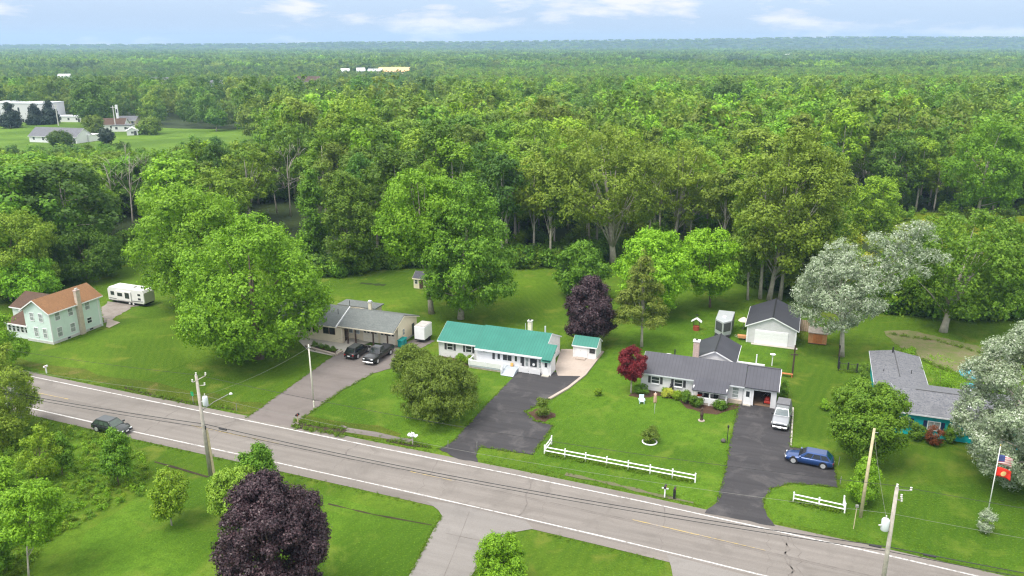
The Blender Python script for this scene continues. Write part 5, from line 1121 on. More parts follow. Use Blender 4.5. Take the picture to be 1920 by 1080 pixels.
b = MB(); b.box(-4.0, 3.9, -1.1, 1.1, .35, .55); b.build('chassis', TRIMB, t); b = MB(); b.box(-2.9, -2.5, -.3, .3, 2.95, 3.1); b.box(.4, 1.2, -.4, .4, 2.95, 3.2); b.build('roof_unit', RVW, t); b = MB(); b.tube([(-5.2, 0, .5), (-4, 0, .5)], .06, 6); b.build('hitch', TRIMB, t); wheelset(t, (.6, 1.45), 1.1)
b = MB(); b.tube([(-3.9, -1.24, .95), (0, -1.24, .8), (3.8, -1.24, 1.0)], .04, 4); b.build('stripe', TRIMB, t)
t = thing('box_trailer', 'white closed cargo trailer at the end wall of the beige ranch', 'trailer', W(-52.4, 101.7), -A)
b = MB(); b.box(-.85, .85, -1.3, 1.3, .55, 2.6); b.build('body', WHITE, t, bevel=.05, seg=1); b = MB(); b.box(-.8, .8, -1.25, 1.25, 2.6, 2.66); b.build('roof', M('dusty_trailer_roof', (.42, .4, .38), .8, .2), t)
b = MB(); b.box(-.8, .8, -1.25, 1.25, .38, .55); b.tube([(0, -2.2, .45), (0, -1.2, .45)], .05, 6); b.build('chassis', TRIMB, t)
for sg in (-1, 1):
    b = MB(); x0, x1 = sorted((sg*.98, sg*.78)); b.box(x0, x1, -.1, .55, .02, .66); b.build('wheel', TYRE, t, bevel=.12, seg=2)
t = thing('cargo_trailer', 'silver V nosed cargo trailer with dark front panels on the back lawn', 'trailer', W(-10, 119.2), -A)
SLV = M('aluminium_skin', (.5, .52, .55), .4, .08, metal=.3)
b = MB(); b.prism([(-1.2, .1), (.1, -1.35), (1.25, .1), (1.25, 4.6), (-1.2, 4.6)], 'z', .5, 2.75); b.build('body', SLV, t, bevel=.04, seg=1)
for a, c_ in (((-1.2, .1), (.1, -1.35)), ((.1, -1.35), (1.25, .1))):
    d = Vector((c_[0]-a[0], c_[1]-a[1])); n = Vector((d.y, -d.x)).normalized()*.03; p0 = Vector(a)+d*.1; p1 = Vector(a)+d*.9
    b = MB(); b.prism([tuple(p0+n), tuple(p1+n), tuple(p1-n), tuple(p0-n)], 'z', 1.15, 2.5); b.build('nose_panel', M('dark_tread_plate', (.07, .075, .08), .5, .3, 6), t)
b = MB(); b.box(1.26, 1.29, .5, 4.3, .8, 2.5); b.build('side_panel', M('dark_tread_plate'), t); b = MB(); b.box(-.25, .25, 1.2, 1.7, 2.75, 2.86); b.build('roof_vent', WHITE, t); b = MB(); b.box(-1.1, 1.1, -.9, 4.5, .3, .5); b.tube([(.1, -2.2, .4), (.1, -1.1, .4)], .06, 6); b.build('chassis', TRIMB, t); wheelset(t, (0,), 1.2)
for o in list(t.children):
    if o.name.startswith('wheel'): o.location.y = 2.6
# ------------------------------------------------------------------ fences, poles, flags
VIN = M('white_vinyl', (.82, .82, .82), .45, .04)
def rail_fence(label, runs, hgt=1.05):
    o = runs[0][0]; t = thing('rail_fence', label, 'fence', W(*o), -A)
    for run in runs:
        for k, p in enumerate(run):
            x, y = p[0]-o[0], p[1]-o[1]; b = MB(); b.box(x-.06, x+.06, y-.06, y+.06, 0, hgt); b.prism([(x-.08, hgt), (x+.08, hgt), (x, hgt+.08)], 'y', y-.08, y+.08); b.build('post', VIN, t)
        for a, c in zip(run, run[1:]):
            for z in (.42, .85): b = MB(); b.tube([(a[0]-o[0], a[1]-o[1], z), (c[0]-o[0], c[1]-o[1], z)], .07, 4); b.build('rail', VIN, t)
def lin(a, b, n): return [(a[0]+(b[0]-a[0])*k/n, a[1]+(b[1]-a[1])*k/n) for k in range(n+1)]
f0, f1 = GS(1021, 851), GS(1303, 905)
rail_fence('long white two rail fence on the lawn edge along the road', [lin(f0, f1, 7), [GS(1034, 833)]])
b = MB(); d_ = GS(1034, 833)
for z in (.42, .85): b.tube([(0, 0, z), (d_[0]-f0[0], d_[1]-f0[1], z)], .07, 4)
b.build('rail', VIN, [o for o in COL.objects if o.name == 'rail_fence'][0])
g0, g1, g2 = GS(1487, 941), GS(1583, 962), GS(1581, 948)
rail_fence('short white two rail fence right of the black drive', [lin(g0, g1, 2)+[g2]])
POLE = M('weathered_pole', (.42, .38, .33), .9, .25, 3, streak=.25); POLEY = M('new_pole_wood', (.5, .43, .27), .85, .2, 3, streak=.15); TRANS = M('transformer_grey', (.58, .61, .63), .45, .1); CER = M('insulator', (.6, .58, .54), .3, .1); CABLE = M('black_cable', (.03, .03, .032), .7, .1); CABLEL = M('grey_cable', (.22, .22, .2), .6, .1)
def pole_at(p, h, lx, ly, r, mat, name, label, cat='pole'):
    t = thing(name, label, cat, G(*p)); b = MB(); b.tube([(0, 0, -.1), (lx*.5, ly*.5, h*.5), (lx, ly, h)], [r, r*.86, r*.68], 10); b.build('pole', mat, t, True); return t
def transformer(t, x, y, z, r=.28):
    b = MB(); b.lathe([(r*.9, z), (r, z+.06), (r, z+.9), (r*.8, z+1.0), (.05, z+1.02)], (x, y), 12); o = b.build('transformer', TRANS, t, True); b = MB(); b.tube([(x, y, z+1.0), (x, y, z+1.3)], .05, 6); b.box(x-.5, x, y-.04, y+.04, z+.4, z+.5); b.build('bushing', CER, o)
TL = (-.35, 0); PL_, PR_ = (395, 892), (1648, 1140); HL = 11.3; HR = 10.9
t = pole_at(PL_, HL, -.25, .1, .2, POLE, 'utility_pole', 'split utility pole with street lamp arm at the left of the road')
transformer(t, .38, .05, 8.0); b = MB(); b.tube([(.32, .15, -.1), (.12, .18, 5.2)], [.16, .12], 8); b.build('brace_pole', POLEY, t)
b = MB(); b.tube([(-.6, -.1, 10.6), (.65, .25, 11.2)], .05, 6); b.tube([(0, .1, 10.2), (.5, .1, 10.2)], .04, 6); b.build('cross_arm', POLE, t)
for p in ((-.6, -.1, 10.65), (.65, .25, 11.25), (.5, .1, 10.2), (-.25, .1, 11.3)): b = MB(); b.lathe([(.04, p[2]), (.1, p[2]+.08), (.06, p[2]+.2), (.09, p[2]+.28)], p[:2], 8); b.build('insulator', CER, t)
b = MB(); b.tube([(-.12, .1, 7.4), (.8, 1.1, 7.9), (1.9, 2.3, 8.2)], .045, 6); b.build('lamp_arm', CABLEL, t); b = MB(); b.lathe([(.02, 8.1), (.2, 8.14), (.14, 8.26), (.02, 8.3)], (2.1, 2.5), 10); b.build('lamp_head', WHITE, t, True)
b = MB(); b.box(-.05, .12, .0, .12, 5.3, 5.7); b.build('cable_clamp', CABLE, t)
t = pole_at(PR_, HR, -.1, 0, .2, POLE, 'utility_pole', 'grey utility pole with white transformer cut by the lower edge')
transformer(t, -.5, .1, 7.1, .3); b = MB(); b.tube([(-.1, 0, 10.7), (1.1, .2, 10.5)], .04, 6); b.tube([(-.1, 0, 9.9), (.45, .1, 9.7)], .05, 6); b.build('cross_arm', CABLEL, t)
for p in ((-.1, 0, 10.9), (1.1, .2, 10.5), (.45, .1, 9.6), (.4, .1, 9.95)): b = MB(); b.lathe([(.04, p[2]), (.1, p[2]+.08), (.06, p[2]+.2), (.09, p[2]+.28)], p[:2], 8); b.build('insulator', CER, t)
t = pole_at((1613, 970), 9.1, .35, .5, .17, POLEY, 'wooden_pole', 'leaning yellowish wooden pole without wires beside the leafy bush'); b = MB(); b.tube([(.35, .5, 8.7), (.75, .5, 8.65)], .03, 5); b.build('bracket', STEEL, t)
t = pole_at((588, 752), 7.6, -.1, .1, .11, M('pale_pole', (.62, .6, .5), .7, .1, streak=.1), 'service_pole', 'thin pale pole standing beside the grey drive of the beige ranch'); b = MB(); b.box(-.2, .2, -.05, .05, 7.2, 7.3); b.build('bracket', STEEL, t)
t = thing('bollard', 'small pale marker post at the edge of the grey drive', 'post', G(589, 764)); b = MB(); b.lathe([(.1, 0), (.1, .8), (.05, .9)], (0, 0), 8); b.build('post', M('pale_pole'), t)
# wires, each one its own
def wire(label, p, q, sag, r, mat, n=26):
    b = MB(); P = [(p[0]+(q[0]-p[0])*k/n, p[1]+(q[1]-p[1])*k/n, p[2]+(q[2]-p[2])*k/n-sag*4*(k/n)*(1-k/n)) for k in range(n+1)]; b.tube(P, r, 5)
    o = b.build('overhead_wire', mat); return tag(o, label, 'wire', 'overhead wires along the road')
a, c = G(*PL_), G(*PR_); dx, dy = c[0]-a[0], c[1]-a[1]
def at(k, z, o=(0, 0)): return (a[0]+dx*k+o[0], a[1]+dy*k+o[1], z)
for (z0, z1, sg, r, m, o, lb) in ((11.35, 11.0, 1.0, .018, CABLE, (-.2, .1), 'top thin overhead wire between the two utility poles'), (9.2, 8.6, 1.1, .01, CABLEL, (0, 0), 'pale middle overhead wire between the two utility poles'),
        (5.9, 5.6, .8, .035, CABLE, (.05, .1), 'thick black cable low between the two utility poles'), (5.5, 5.2, .7, .028, CABLE, (.05, .1), 'lowest black cable between the two utility poles')):
    wire(lb, at(0, z0, o), at(1, z1, o), sg, r, m); 
    wire(lb.replace('between the two utility poles', 'running left from the split utility pole'), at(-.75, z0+.3, o), at(0, z0, o), sg*.6, r, m); wire(lb.replace('between the two utility poles', 'running right from the cut utility pole'), at(1, z1, o), at(1.5, z1, o), sg*.3, r, m)
s_ = G(588, 752); wire('service wire from the split pole to the thin pale pole', at(0, 9.0), (s_[0]-.1, s_[1]+.1, 7.2), .5, .009, CABLEL); s2 = W(-58, 97); wire('service wire from the thin pale pole to the beige ranch', (s_[0]-.1, s_[1]+.1, 7.2), (s2[0], s2[1], 3.2), .2, .009, CABLEL)
s3 = G(1613, 970); wire('service wire from the leaning pole to the transformer', (s3[0]+.4, s3[1]+.5, 8.6), at(1, 7.9, (-.4, .1)), .35, .009, CABLEL)
for k, lb in ((.035, 'black splice sleeve on the cable near the split pole'), (.985, 'black splice sleeve on the cable left of the transformer pole'), (1.045, 'black splice sleeve on the cable right of the transformer pole')):
    z = 5.75 if k < .5 else 5.55; b = MB(); b.tube([at(k-.007, z), at(k+.007, z-.03)], .09, 7); tag(b.build('cable_splice', CABLE), lb, 'cable splice')
# flags
t = pole_at((1851, 966), 7.2, .15, .3, .055, M('flagpole_white', (.72, .72, .68), .4, .05), 'flagpole', 'white flagpole flying two flags at the right edge', 'flagpole'); b = MB(); b.lathe([(.01, 7.2), (.09, 7.27), (.01, 7.36)], (.15, .3), 8); b.build('finial', M('gilt', (.7, .5, .15), .3, .05, metal=.8), t, True)
def flagmat(name, fn):
    m, nt, b = nodes(name); uv = nt.nodes.new('ShaderNodeTexCoord').outputs['Generated']; sx = nt.nodes.new('ShaderNodeSeparateXYZ'); L(nt, uv, sx.inputs[0]); L(nt, fn(nt, sx), b.inputs['Base Color']); b.inputs['Roughness'].default_value = .8; return m
def mm(nt, op, a, b_):
    n = nt.nodes.new('ShaderNodeMath'); n.operation = op
    for i, v in enumerate((a, b_)):
        if isinstance(v, (int, float)): n.inputs[i].default_value = v
        else: L(nt, v, n.inputs[i])
    return n.outputs[0]
def us(nt, sx):
    st = mm(nt, 'GREATER_THAN', mm(nt, 'FRACT', mm(nt, 'MULTIPLY', sx.outputs[2], 6.5), 0), .5)
    c = mixc(nt, st, (.55, .07, .08), (.75, .72, .7)); can = mm(nt, 'MULTIPLY', mm(nt, 'LESS_THAN', sx.outputs[0], .42), mm(nt, 'GREATER_THAN', sx.outputs[2], .5)); return mixc(nt, can, c, (.05, .07, .22))
def red(nt, sx):
    d = mm(nt, 'ADD', mm(nt, 'POWER', mm(nt, 'ABSOLUTE', mm(nt, 'SUBTRACT', sx.outputs[0], .48), 0), 2.0), mm(nt, 'POWER', mm(nt, 'ABSOLUTE', mm(nt, 'SUBTRACT', sx.outputs[2], .52), 0), 2.0))
    return mixc(nt, mm(nt, 'LESS_THAN', d, .035), (.72, .03, .015), (.75, .5, .2))
def flag(label, par_pt, w_, h_, mat, ph, droop=.25, head=0.0):
    x0, y0, z0 = par_pt; b = MB(); nx, nz = 12, 6; g = [[0]*(nz+1) for _ in range(nx+1)]
    for i in range(nx+1):
        for k in range(nz+1):
            u = i/nx; g[i][k] = b.V((u*w_*.9, math.sin(u*7+ph+k*.3)*.1*u, -k/nz*h_-droop*u*u*w_))
    for i in range(nx):
        for k in range(nz): b.f.append([g[i][k], g[i+1][k], g[i+1][k+1], g[i][k+1]])
    o = b.build('flag', mat, None, True); o.location = (x0, y0, z0); o.rotation_euler = (0, 0, head); sm = o.modifiers.new('cloth', 'SOLIDIFY'); sm.thickness = .012; return tag(o, label, 'flag')
fx, fy = G(1851, 966)
flag('upper striped flag in red, white and blue on the tall flagpole', (fx+.2, fy+.3, 6.3), 1.5, .95, flagmat('striped_flag', us), 0, .3, -.1)
flag('lower red flag with a yellowish emblem on the tall flagpole', (fx+.2, fy+.26, 5.05), 1.5, .95, flagmat('red_flag', red), 1, .3, -.15)
t = pole_at((1227, 776), 2.9, 0, 0, .035, WHITE, 'flagpole', 'short white flagpole on the lawn before the porch house', 'flagpole'); fx, fy = G(1227, 776)
flag('faded pinkish hanging flag on the short flagpole', (fx-.22, fy-.05, 2.75), .5, 1.3, M('faded_flag', (.62, .4, .3), .8, .25, 3), .5, .05, 0.2)
# mailboxes, markers and garden things
def mailbox(label, p, post, box_, h=1.05, rot=0.0):
    t = thing('mailbox', label, 'mailbox', G(*p), -A+rot); b = MB(); b.box(-.06, .06, -.06, .06, 0, h); b.build('post', post, t); b = MB(); pr = [(-.11, h), (.11, h), (.11, h+.14), (.07, h+.22), (-.07, h+.22), (-.11, h+.14)]; b.prism(pr, 'y', -.28, .28); o = b.build('box', box_, t); b = MB(); b.box(.112, .13, -.2, -.1, h+.1, h+.26); b.build('flag_arm', REDP, o); return t
t = mailbox('black mailbox on a white post with white bracket by the road', (1246, 933), VIN, BLACKP, 1.15); b = MB(); b.box(-.32, .32, -.05, .05, 1.0, 1.1); b.build('bracket', VIN, t)
t = mailbox('black mailbox on a thick black post by the road', (1264, 935), BLACKP, BLACKP, 1.0); b = MB(); b.box(-.12, .12, -.12, .12, 0, .95); b.build('post_sleeve', BLACKP, t)
mailbox('black mailbox on a thin wooden post at the grey drive', (559, 794), POLEY, BLACKP, 1.05)
mailbox('white mailbox by the road near the mint farmhouse', (88, 701), VIN, WHITE, 1.0)
t = thing('decorative_mailbox', 'white ornamental winged mailbox on a post by the ditch', 'mailbox', G(774, 834), -A); b = MB(); b.box(-.06, .06, -.06, .06, 0, 1.0); b.build('post', POLE, t)
b = MB(); b.lathe([(.05, -.4), (.2, -.25), (.24, 0), (.2, .25), (.05, .4)], (0, 1.25), 10, 'y'); b.build('box', WHITE, t, True)
for sg in (-1, 1): b = MB(); b.prism([(sg*.1, 1.15), (sg*.5, 1.35), (sg*.62, 1.2), (sg*.45, 1.05)], 'y', -.15, .2); b.build('wing', WHITE, t)
b = MB(); b.tube([(.1, -.2, 1.35), (.14, -.3, 1.7), (.12, -.45, 1.8)], [.07, .05, .06], 7); b.build('neck', WHITE, t, True)
t = thing('road_sign', 'small green sign on a post behind the split utility pole', 'sign', G(363, 757), -A); b = MB(); b.box(-.03, .03, -.03, .03, 0, 1.6); b.build('post', STEEL, t); b = MB(); b.box(-.22, .22, -.05, -.031, 1.1, 1.65); b.build('sign_panel', M('sign_green', (.0, .3, .1), .5, .1), t)
for k, (p, m, h_, lb) in enumerate((((444, 770), CABLEL, .9, 'thin pale marker stake at the left of the grey drive'), ((840, 838), CABLEL, .8, 'thin marker stake left of the black drive'), ((894, 842), CABLEL, .9, 'thin marker stake right of the black drive mouth'), ((1572, 872), CABLEL, 1.0, 'thin pale stake beside the blue car'), ((1575, 908), CABLEL, .9, 'thin pale stake at the corner of the black drive pad'), ((1600, 992), POLEY, 2.3, 'small greenish post with a box left of the leaning pole'))):
    t = thing('marker_stake', lb, 'stake', G(*p)); b = MB(); b.tube([(0, 0, 0), (.03, 0, h_)], .04, 6); b.build('stake', m, t)
    if k == 5: b = MB(); b.box(-.08, .16, -.1, .1, h_, h_+.25); b.build('box', CABLEL, t)
t = thing('lamp_post', 'thin black lamp post beside the drive with a dark stone at its foot', 'lamp', G(1363, 831)); b = MB(); b.tube([(0, 0, 0), (0, 0, 1.9)], .045, 7); b.build('post', BLACKP, t); b = MB(); b.lathe([(.04, 1.9), (.1, 1.95), (.12, 2.15), (.03, 2.28)], (0, 0), 8); b.build('lantern', BLACKP, t)
t = thing('boulder', 'small dark stone at the foot of the black lamp post', 'stone', G(1356, 829)); b = MB(); b.lathe([(.05, 0), (.28, .08), (.3, .25), (.12, .42), (.02, .44)], (0, 0), 9); b.build('stone', M('dark_stone', (.09, .08, .07), .9, .3, 5), t, True)
t = thing('garden_ornament', 'brown carved stump ornament in a pale ring on the lawn', 'ornament', G(1315, 789)); b = MB(); b.lathe([(.4, 0), (.4, .1), (.28, .12)], (0, 0), 14); b.build('ring', CONC, t); b = MB(); b.lathe([(.2, .1), (.16, .5), (.22, .9), (.1, 1.3), (.13, 1.6), (.02, 1.75)], (0, 0), 9); b.tube([(0, 0, 1.1), (-.35, 0, 1.4)], .06, 5); b.build('stump', BROWNP, t)
t = thing('planter_ring', 'white stone ring round the shrub on the lawn', 'planter', G(1218, 829)); b = MB()
b.tube([(math.cos(k*math.pi/12)*.8, math.sin(k*math.pi/12)*.8, .06) for k in range(25)], .085, 6)
b.build('ring', WHITE, t)
t = thing('garden_statue', 'black statue with a round head standing against the white wall', 'statue', G(1258, 739)); b = MB(); b.lathe([(.25, 0), (.22, .4), (.3, .9), (.12, 1.15), (.18, 1.3), (.16, 1.45), (.02, 1.55)], (0, 0), 10); b.build('figure', BLACKP, t, True)
t = thing('garden_chair', 'pale blue wooden garden chair on the lawn by the flower bed', 'chair', G(1203, 756), -A+.3); CH = M('pale_blue_paint', (.5, .65, .68), .6, .1)
b = MB(); b.box(-.3, .3, -.3, .25, .3, .36); b.build('seat', CH, t); b = MB(); b.prism([(.2, .3), (.28, .3), (.5, 1.0), (.44, 1.0)], 'x', -.3, .3); b.build('backrest', CH, t)
for x, y in ((-.27, -.27), (.27, -.27), (-.27, .22), (.27, .22)): b = MB(); b.box(x-.04, x+.04, y-.04, y+.04, 0, .3); b.build('leg', CH, t)
for sg in (-1, 1): b = MB(); b.box(sg*.34-.06, sg*.34+.06, -.35, .3, .52, .56); b.build('armrest', CH, t)
t = thing('wishing_well', 'small red wishing well with white pitched roof on the back lawn', 'garden well', G(1305, 619), -A); b = MB(); b.lathe([(.5, 0), (.5, .7), (.4, .7)], (0, 0), 12); b.build('basin', M('red_brown_paint', (.3, .06, .03), .7, .2), t)
for sg in (-1, 1): b = MB(); b.box(sg*.42-.05, sg*.42+.05, -.05, .05, .7, 1.5); b.build('post', BROWNP, t)
b = MB(); b.prism([(-.8, 1.4), (0, 1.95), (.8, 1.4), (.8, 1.48), (0, 2.05), (-.8, 1.48)], 'y', -.45, .45); b.build('roof', WHITE, t); b = MB(); b.tube([(0, 0, 2.0), (0, 0, 2.5)], .03, 5); b.box(-.25, .25, -.02, .02, 2.45, 2.6); b.build('weather_vane', BLACKP, t)
t = thing('birdbath', 'white birdbath on a thin stem behind the white carport', 'birdbath', G(1447, 686)); b = MB(); b.tube([(0, 0, 0), (0, 0, 1.5)], .07, 7); b.build('stem', WHITE, t); b = MB(); b.lathe([(.08, 1.45), (.4, 1.75), (.36, 1.77), (.1, 1.6)], (0, 0), 12); b.build('bowl', WHITE, t)
t = thing('clothes_post', 'dark wooden post standing on the lawn below the garage corner', 'post', G(1485, 706)); b = MB(); b.box(-.09, .09, -.09, .09, 0, 3.4); b.build('post', BROWNP, t); b = MB(); b.box(-.5, .5, -.05, .05, 3.1, 3.25); b.build('cross_bar', BROWNP, t)
t = thing('clothes_post', 'dark wooden post right beside the corner of the white garage', 'post', G(1489, 668)); b = MB(); b.box(-.08, .08, -.08, .08, 0, 1.7); b.build('post', BROWNP, t)
t = thing('garden_bench', 'low reddish wooden bench at the right end of the carport', 'bench', G(1475, 706), -A); b = MB(); b.box(-.75, .75, -.2, .2, .38, .46); b.build('seat', WOODO, t)
for sg in (-1, 1): b = MB(); b.box(sg*.65-.06, sg*.65+.06, -.18, .18, 0, .38); b.build('leg', WOODO, t)
t = thing('patio_parasol', 'pale folded parasol and table left of the white garage', 'parasol', G(1393, 618)); b = MB(); b.lathe([(.9, 1.5), (.5, 1.85), (.05, 2.1)], (0, 0), 8); b.build('canopy', M('faded_canvas', (.6, .55, .45), .8, .15), t); b = MB(); b.tube([(0, 0, 0), (0, 0, 2.0)], .04, 6); b.build('pole', WOODL, t)
t = thing('wheelbarrow', 'orange wooden cart at the foot of the white garage corner', 'cart', G(1391, 637), -A); b = MB(); b.prism([(-.55, .35), (.5, .35), (.65, .75), (-.7, .75)], 'y', -.35, .35); b.build('tray', WOOD, t); b = MB(); b.lathe([(.05, -.06), (.22, -.06), (.22, .06), (.05, .06)], (.5, .22), 12, 'y'); b.build('wheel', TYRE, t)
for sg in (-1, 1): b = MB(); b.tube([(-.4, sg*.25, .35), (-1.1, sg*.28, .6)], .03, 5); b.build('handle', WOODL, t)
t = thing('metal_fence', 'dark metal fence with thick posts left of the turquoise house', 'fence', G(1572, 695), -A); p0 = GS(1572, 695); B_ = MB()
pts = [(0, 0), (1.15, .05), (2.3, .1), (3.6, .2)]
for x, y in pts: b = MB(); b.box(x-.1, x+.1, y-.1, y+.1, 0, 1.35); b.build('post', BLACKP, t)
for (x0, y0), (x1, y1) in zip(pts, pts[1:]):
    b = MB()
    for z in (.2, 1.15): b.tube([(x0, y0, z), (x1, y1, z)], .03, 4)
    for k in range(1, 6): u = k/6; b.tube([(x0+(x1-x0)*u, y0+(y1-y0)*u, .2), (x0+(x1-x0)*u, y0+(y1-y0)*u, 1.15)], .014, 4)
    b.build('panel', BLACKP, t)
t = thing('metal_fence', 'tall dark board fence running back past the white trunked poplar', 'fence', G(1571, 690), -A); q0, q1 = GS(1571, 690), GS(1577, 612); d = (q1[0]-q0[0], q1[1]-q0[1])
for k in range(5): x, y = d[0]*k/4, d[1]*k/4; b = MB(); b.box(x-.09, x+.09, y-.09, y+.09, 0, 1.75); b.build('post', BLACKP, t)
for k in range(4):
    b = MB(); x0, y0, x1, y1 = d[0]*k/4, d[1]*k/4, d[0]*(k+1)/4, d[1]*(k+1)/4
    for z in (.3, .8, 1.3): b.tube([(x0, y0, z), (x1, y1, z)], .06, 4)
    b.build('panel', BROWNP, t)
t = thing('paddling_pool', 'round blue paddling pool on the grass behind the turquoise house', 'pool', G(1820, 706)); b = MB(); b.lathe([(1.35, 0), (1.5, .5), (1.4, .5), (1.3, .1)], (0, 0), 24); b.build('wall', M('pool_blue', (.1, .4, .55), .5, .1), t, True); b = MB(); b.lathe([(.01, .3), (1.34, .3), (1.34, .32), (.01, .32)], (0, 0), 24); b.build('water', M('pool_water', (.14, .42, .5), .1, .1), t)
t = thing('sand_tub', 'small blue plastic tub in front of the paddling pool', 'tub', G(1817, 727)); b = MB(); b.lathe([(.7, 0), (.9, .35), (.8, .35), (.65, .08)], (0, 0), 14); b.build('tub', M('tub_blue', (.05, .35, .5), .5, .1), t)
t = thing('gas_grill', 'black covered grill in the inner corner of the shingle roof', 'grill', G(1752, 752), -A); b = MB(); b.box(-.5, .5, -.3, .3, .1, .8); b.build('cabinet', BLACKP, t); b = MB(); b.prism([(-.32, .8), (.32, .8), (.28, 1.1), (-.1, 1.25), (-.3, 1.05)], 'x', -.55, .55); b.build('lid', BLACKP, t)
t = thing('wheelie_bin', 'teal plastic bin at the corner of the beige garage', 'bin', G(752, 651), -A); b = MB(); i = [(-.36, -.36), (.36, -.36), (.36, .36), (-.36, .36)]
b.prism(i, 'z', .12, 1.05); b.build('bin', TEALP, t, bevel=.06, seg=2); b = MB(); b.prism([(-.42, 1.06), (.42, 1.06), (.38, 1.18), (-.38, 1.18)], 'y', -.42, .42); b.build('lid', TEALP, t)
for sg in (-1, 1): b = MB(); b.lathe([(.02, sg*.3-.04), (.13, sg*.3-.04), (.13, sg*.3+.04), (.02, sg*.3+.04)], (.3, .13), 10, 'y'); b.build('wheel', TYRE, t)
t = thing('wheelie_bin', 'second teal plastic bin pressed behind the first at the garage corner', 'bin', G(757, 647), -A); b = MB(); b.prism(i, 'z', .12, 1.05); b.build('bin', TEALP, t, bevel=.06, seg=2); b = MB(); b.prism([(-.42, 1.06), (.42, 1.06), (.38, 1.18), (-.38, 1.18)], 'y', -.42, .42); b.build('lid', TEALP, t)
for k, (x, y) in enumerate(((602, 633), (612, 635), (622, 637))):
    t = thing('patio_chair', ('left', 'middle', 'right')[k]+' brown chair on the patio of the beige ranch', 'chair', G(x, y), -A+.4*k); b = MB(); b.box(-.27, .27, -.27, .27, .36, .44); b.build('seat', WOODL, t); b = MB(); b.box(-.27, .27, .22, .28, .44, 1.0); b.build('backrest', WOODL, t)
    for px_, py_ in ((-.24, -.24), (.24, -.24), (-.24, .24), (.24, .24)): b = MB(); b.box(px_-.03, px_+.03, py_-.03, py_+.03, 0, .36); b.build('leg', BROWNP, t)
t = thing('lawn_mower', 'red lawn mower inside the open carport', 'mower', W(-2.0, 96.6), -A); t.location.z = .1; b = MB(); b.box(-.4, .4, -.5, .5, .12, .42); b.prism([(-.3, .42), (.3, .42), (.2, .8), (-.2, .8)], 'x', -.25, .25); b.build('deck', REDP, t, bevel=.05, seg=1)
for px_, py_ in ((-.42, -.35), (.42, -.35), (-.42, .35), (.42, .35)): b = MB(); y0 = px_-.05; b.box(px_-.05, px_+.05, py_-.16, py_+.16, 0, .32); b.build('wheel', TYRE, t, bevel=.05, seg=1)
b = MB(); b.tube([(-.2, .5, .5), (-.2, .9, 1.0), (.2, .9, 1.0), (.2, .5, .5)], .03, 5); b.build('handle', BLACKP, t)
t = thing('bicycle', 'pale bicycle leaning inside the carport behind the red mower', 'bicycle', W(-2.1, 98.0), -A+.2); t.location.z = .1
for x in (-.5, .5):
    b = MB(); R2 = .33; b.tube([(x+R2*math.cos(q*math.pi/8), 0, .33+R2*math.sin(q*math.pi/8)) for q in range(17)], .03, 5); b.build('wheel', TYRE, t)
b = MB(); b.tube([(-.5, 0, .33), (-.15, 0, .8), (.35, 0, .85), (0, 0, .35), (-.15, 0, .8)], .03, 5); b.tube([(.5, 0, .33), (.35, 0, .95)], .025, 5); b.build('frame', LGREY, t); b = MB(); b.box(-.25, .0, -.06, .06, .9, .97); b.build('saddle', BLACKP, t)
for k, (s_, lb, m) in enumerate(((-10.1, 'dark chair with a red cushion at the left of the white porch', REDP), (-9.3, 'dark chair in the left half of the white porch', BLACKP), (-8.1, 'dark chair in the right half of the white porch', BLACKP))):
    t = thing('porch_chair', lb, 'chair', W(s_, 94.6), -A); t.location.z = .3; b = MB(); b.box(-.28, .28, -.28, .28, .38, .46); b.build('seat', m, t); b = MB(); b.box(-.28, .28, .22, .28, .46, 1.0); b.build('backrest', BLACKP, t)
    for px_, py_ in ((-.24, -.24), (.24, -.24), (-.24, .24), (.24, .24)): b = MB(); b.box(px_-.03, px_+.03, py_-.03, py_+.03, 0, .38); b.build('leg', BLACKP, t)
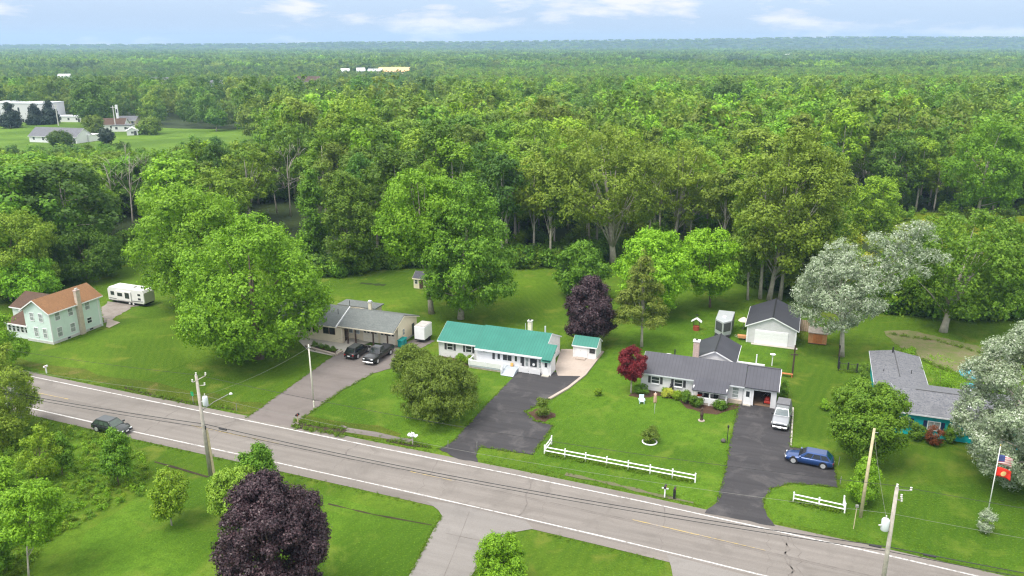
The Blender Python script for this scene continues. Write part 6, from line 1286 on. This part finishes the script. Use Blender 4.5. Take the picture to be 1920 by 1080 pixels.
# far poles and dark spruces on the field at the upper left
def farpole(p, h, lb):
    t = thing('utility_pole', lb, 'pole', G(*p)); b = MB(); b.tube([(0, 0, 0), (0, 0, h)], [.3, .2], 7); b.build('pole', M('pale_far_pole', (.6, .58, .54), .8, .1), t); b = MB(); b.box(-1.2, 1.2, -.08, .08, h-1, h-.75); b.build('cross_arm', M('pale_far_pole'), t)
farpole((20, 240), 11, 'far pale utility pole left of the dark spruces'); farpole((110, 236), 12, 'far pale utility pole right of the dark spruces'); farpole((124, 205), 11, 'farthest pale utility pole before the wood'); farpole((218, 246), 13, 'far pale utility pole beside the tower house')
for k, (x0, x1, yt, yb, lb) in enumerate(((0, 38, 190, 240, 'dark far spruce at the left picture edge'), (50, 80, 196, 234, 'dark far spruce before the large white building'), (77, 108, 190, 233, 'dark far spruce right of the large white building'))):
    T('spruce_tree', lb, 'tree', ((x0+x1)/2, yb), x0-4, x1+4, yt, yb-1, LF['spruce'], BARK, 'cone', 60, 80, 1.3, (.14, .24), seed=200+k, r=.4, inner=.2, nlimb=4, flat=.5)
T('maple_tree', 'large dark far tree left of the white tower', 'tree', (172, 240), 135, 212, 160, 236, LF['deep'], BARK, 'round', 60, 90, 1.5, (.2, .32), seed=210, r=.6)
T('spruce_tree', 'small dark tree alone on the far field right of the white garage', 'tree', (196, 272), 184, 214, 246, 268, LF['spruce'], BARK, 'dome', 20, 80, 1.2, (.26, .4), seed=211, r=.25)
T('juniper_tree', 'grey green tree in front of the long grey roofed far house', 'tree', (112, 276), 90, 136, 248, 276, LF['deep'], BARK, 'dome', 34, 80, 1.1, (.2, .34), seed=212, r=.25)
T('maple_tree', 'greyish far tree left of the tower house at the field edge', 'tree', (172, 252), 152, 198, 222, 252, LF['olive'], BARK, 'round', 30, 80, 1.3, (.24, .36), seed=213, r=.3)
T('maple_tree', 'greyish far tree right of the small white far shed', 'tree', (278, 252), 256, 304, 224, 252, LF['olive'], BARK, 'round', 30, 80, 1.3, (.24, .36), seed=214, r=.3)
T('maple_tree', 'far tree with a thin pale trunk at the right of the far field', 'tree', (406, 246), 388, 425, 210, 232, LF['mid'], PALEBARK, 'round', 24, 80, 1.3, (.26, .38), seed=215, r=.3)
# ------------------------------------------------------------------ air
b = MB(); b.box(-7400, 7400, -120, 7250, -1, 128); hz = b.build('haze', M('haze_placeholder', (1, 1, 1))); hz['kind'] = 'stuff'; hz['label'] = 'thin blue summer haze over the plain'
m = bpy.data.materials.new('haze_air'); m.use_nodes = True; nt = m.node_tree; nt.nodes.clear(); out = nt.nodes.new('ShaderNodeOutputMaterial'); pv = nt.nodes.new('ShaderNodeVolumePrincipled')
pv.inputs['Color'].default_value = (.5, .74, 1.0, 1); pv.inputs['Density'].default_value = HAZE if 'HAZE' in globals() else .00016; pv.inputs['Anisotropy'].default_value = .2
L(nt, pv.outputs[0], out.inputs['Volume']); hz.data.materials.clear(); hz.data.materials.append(m); bpy.data.materials.remove(MATS.pop('haze_placeholder'))
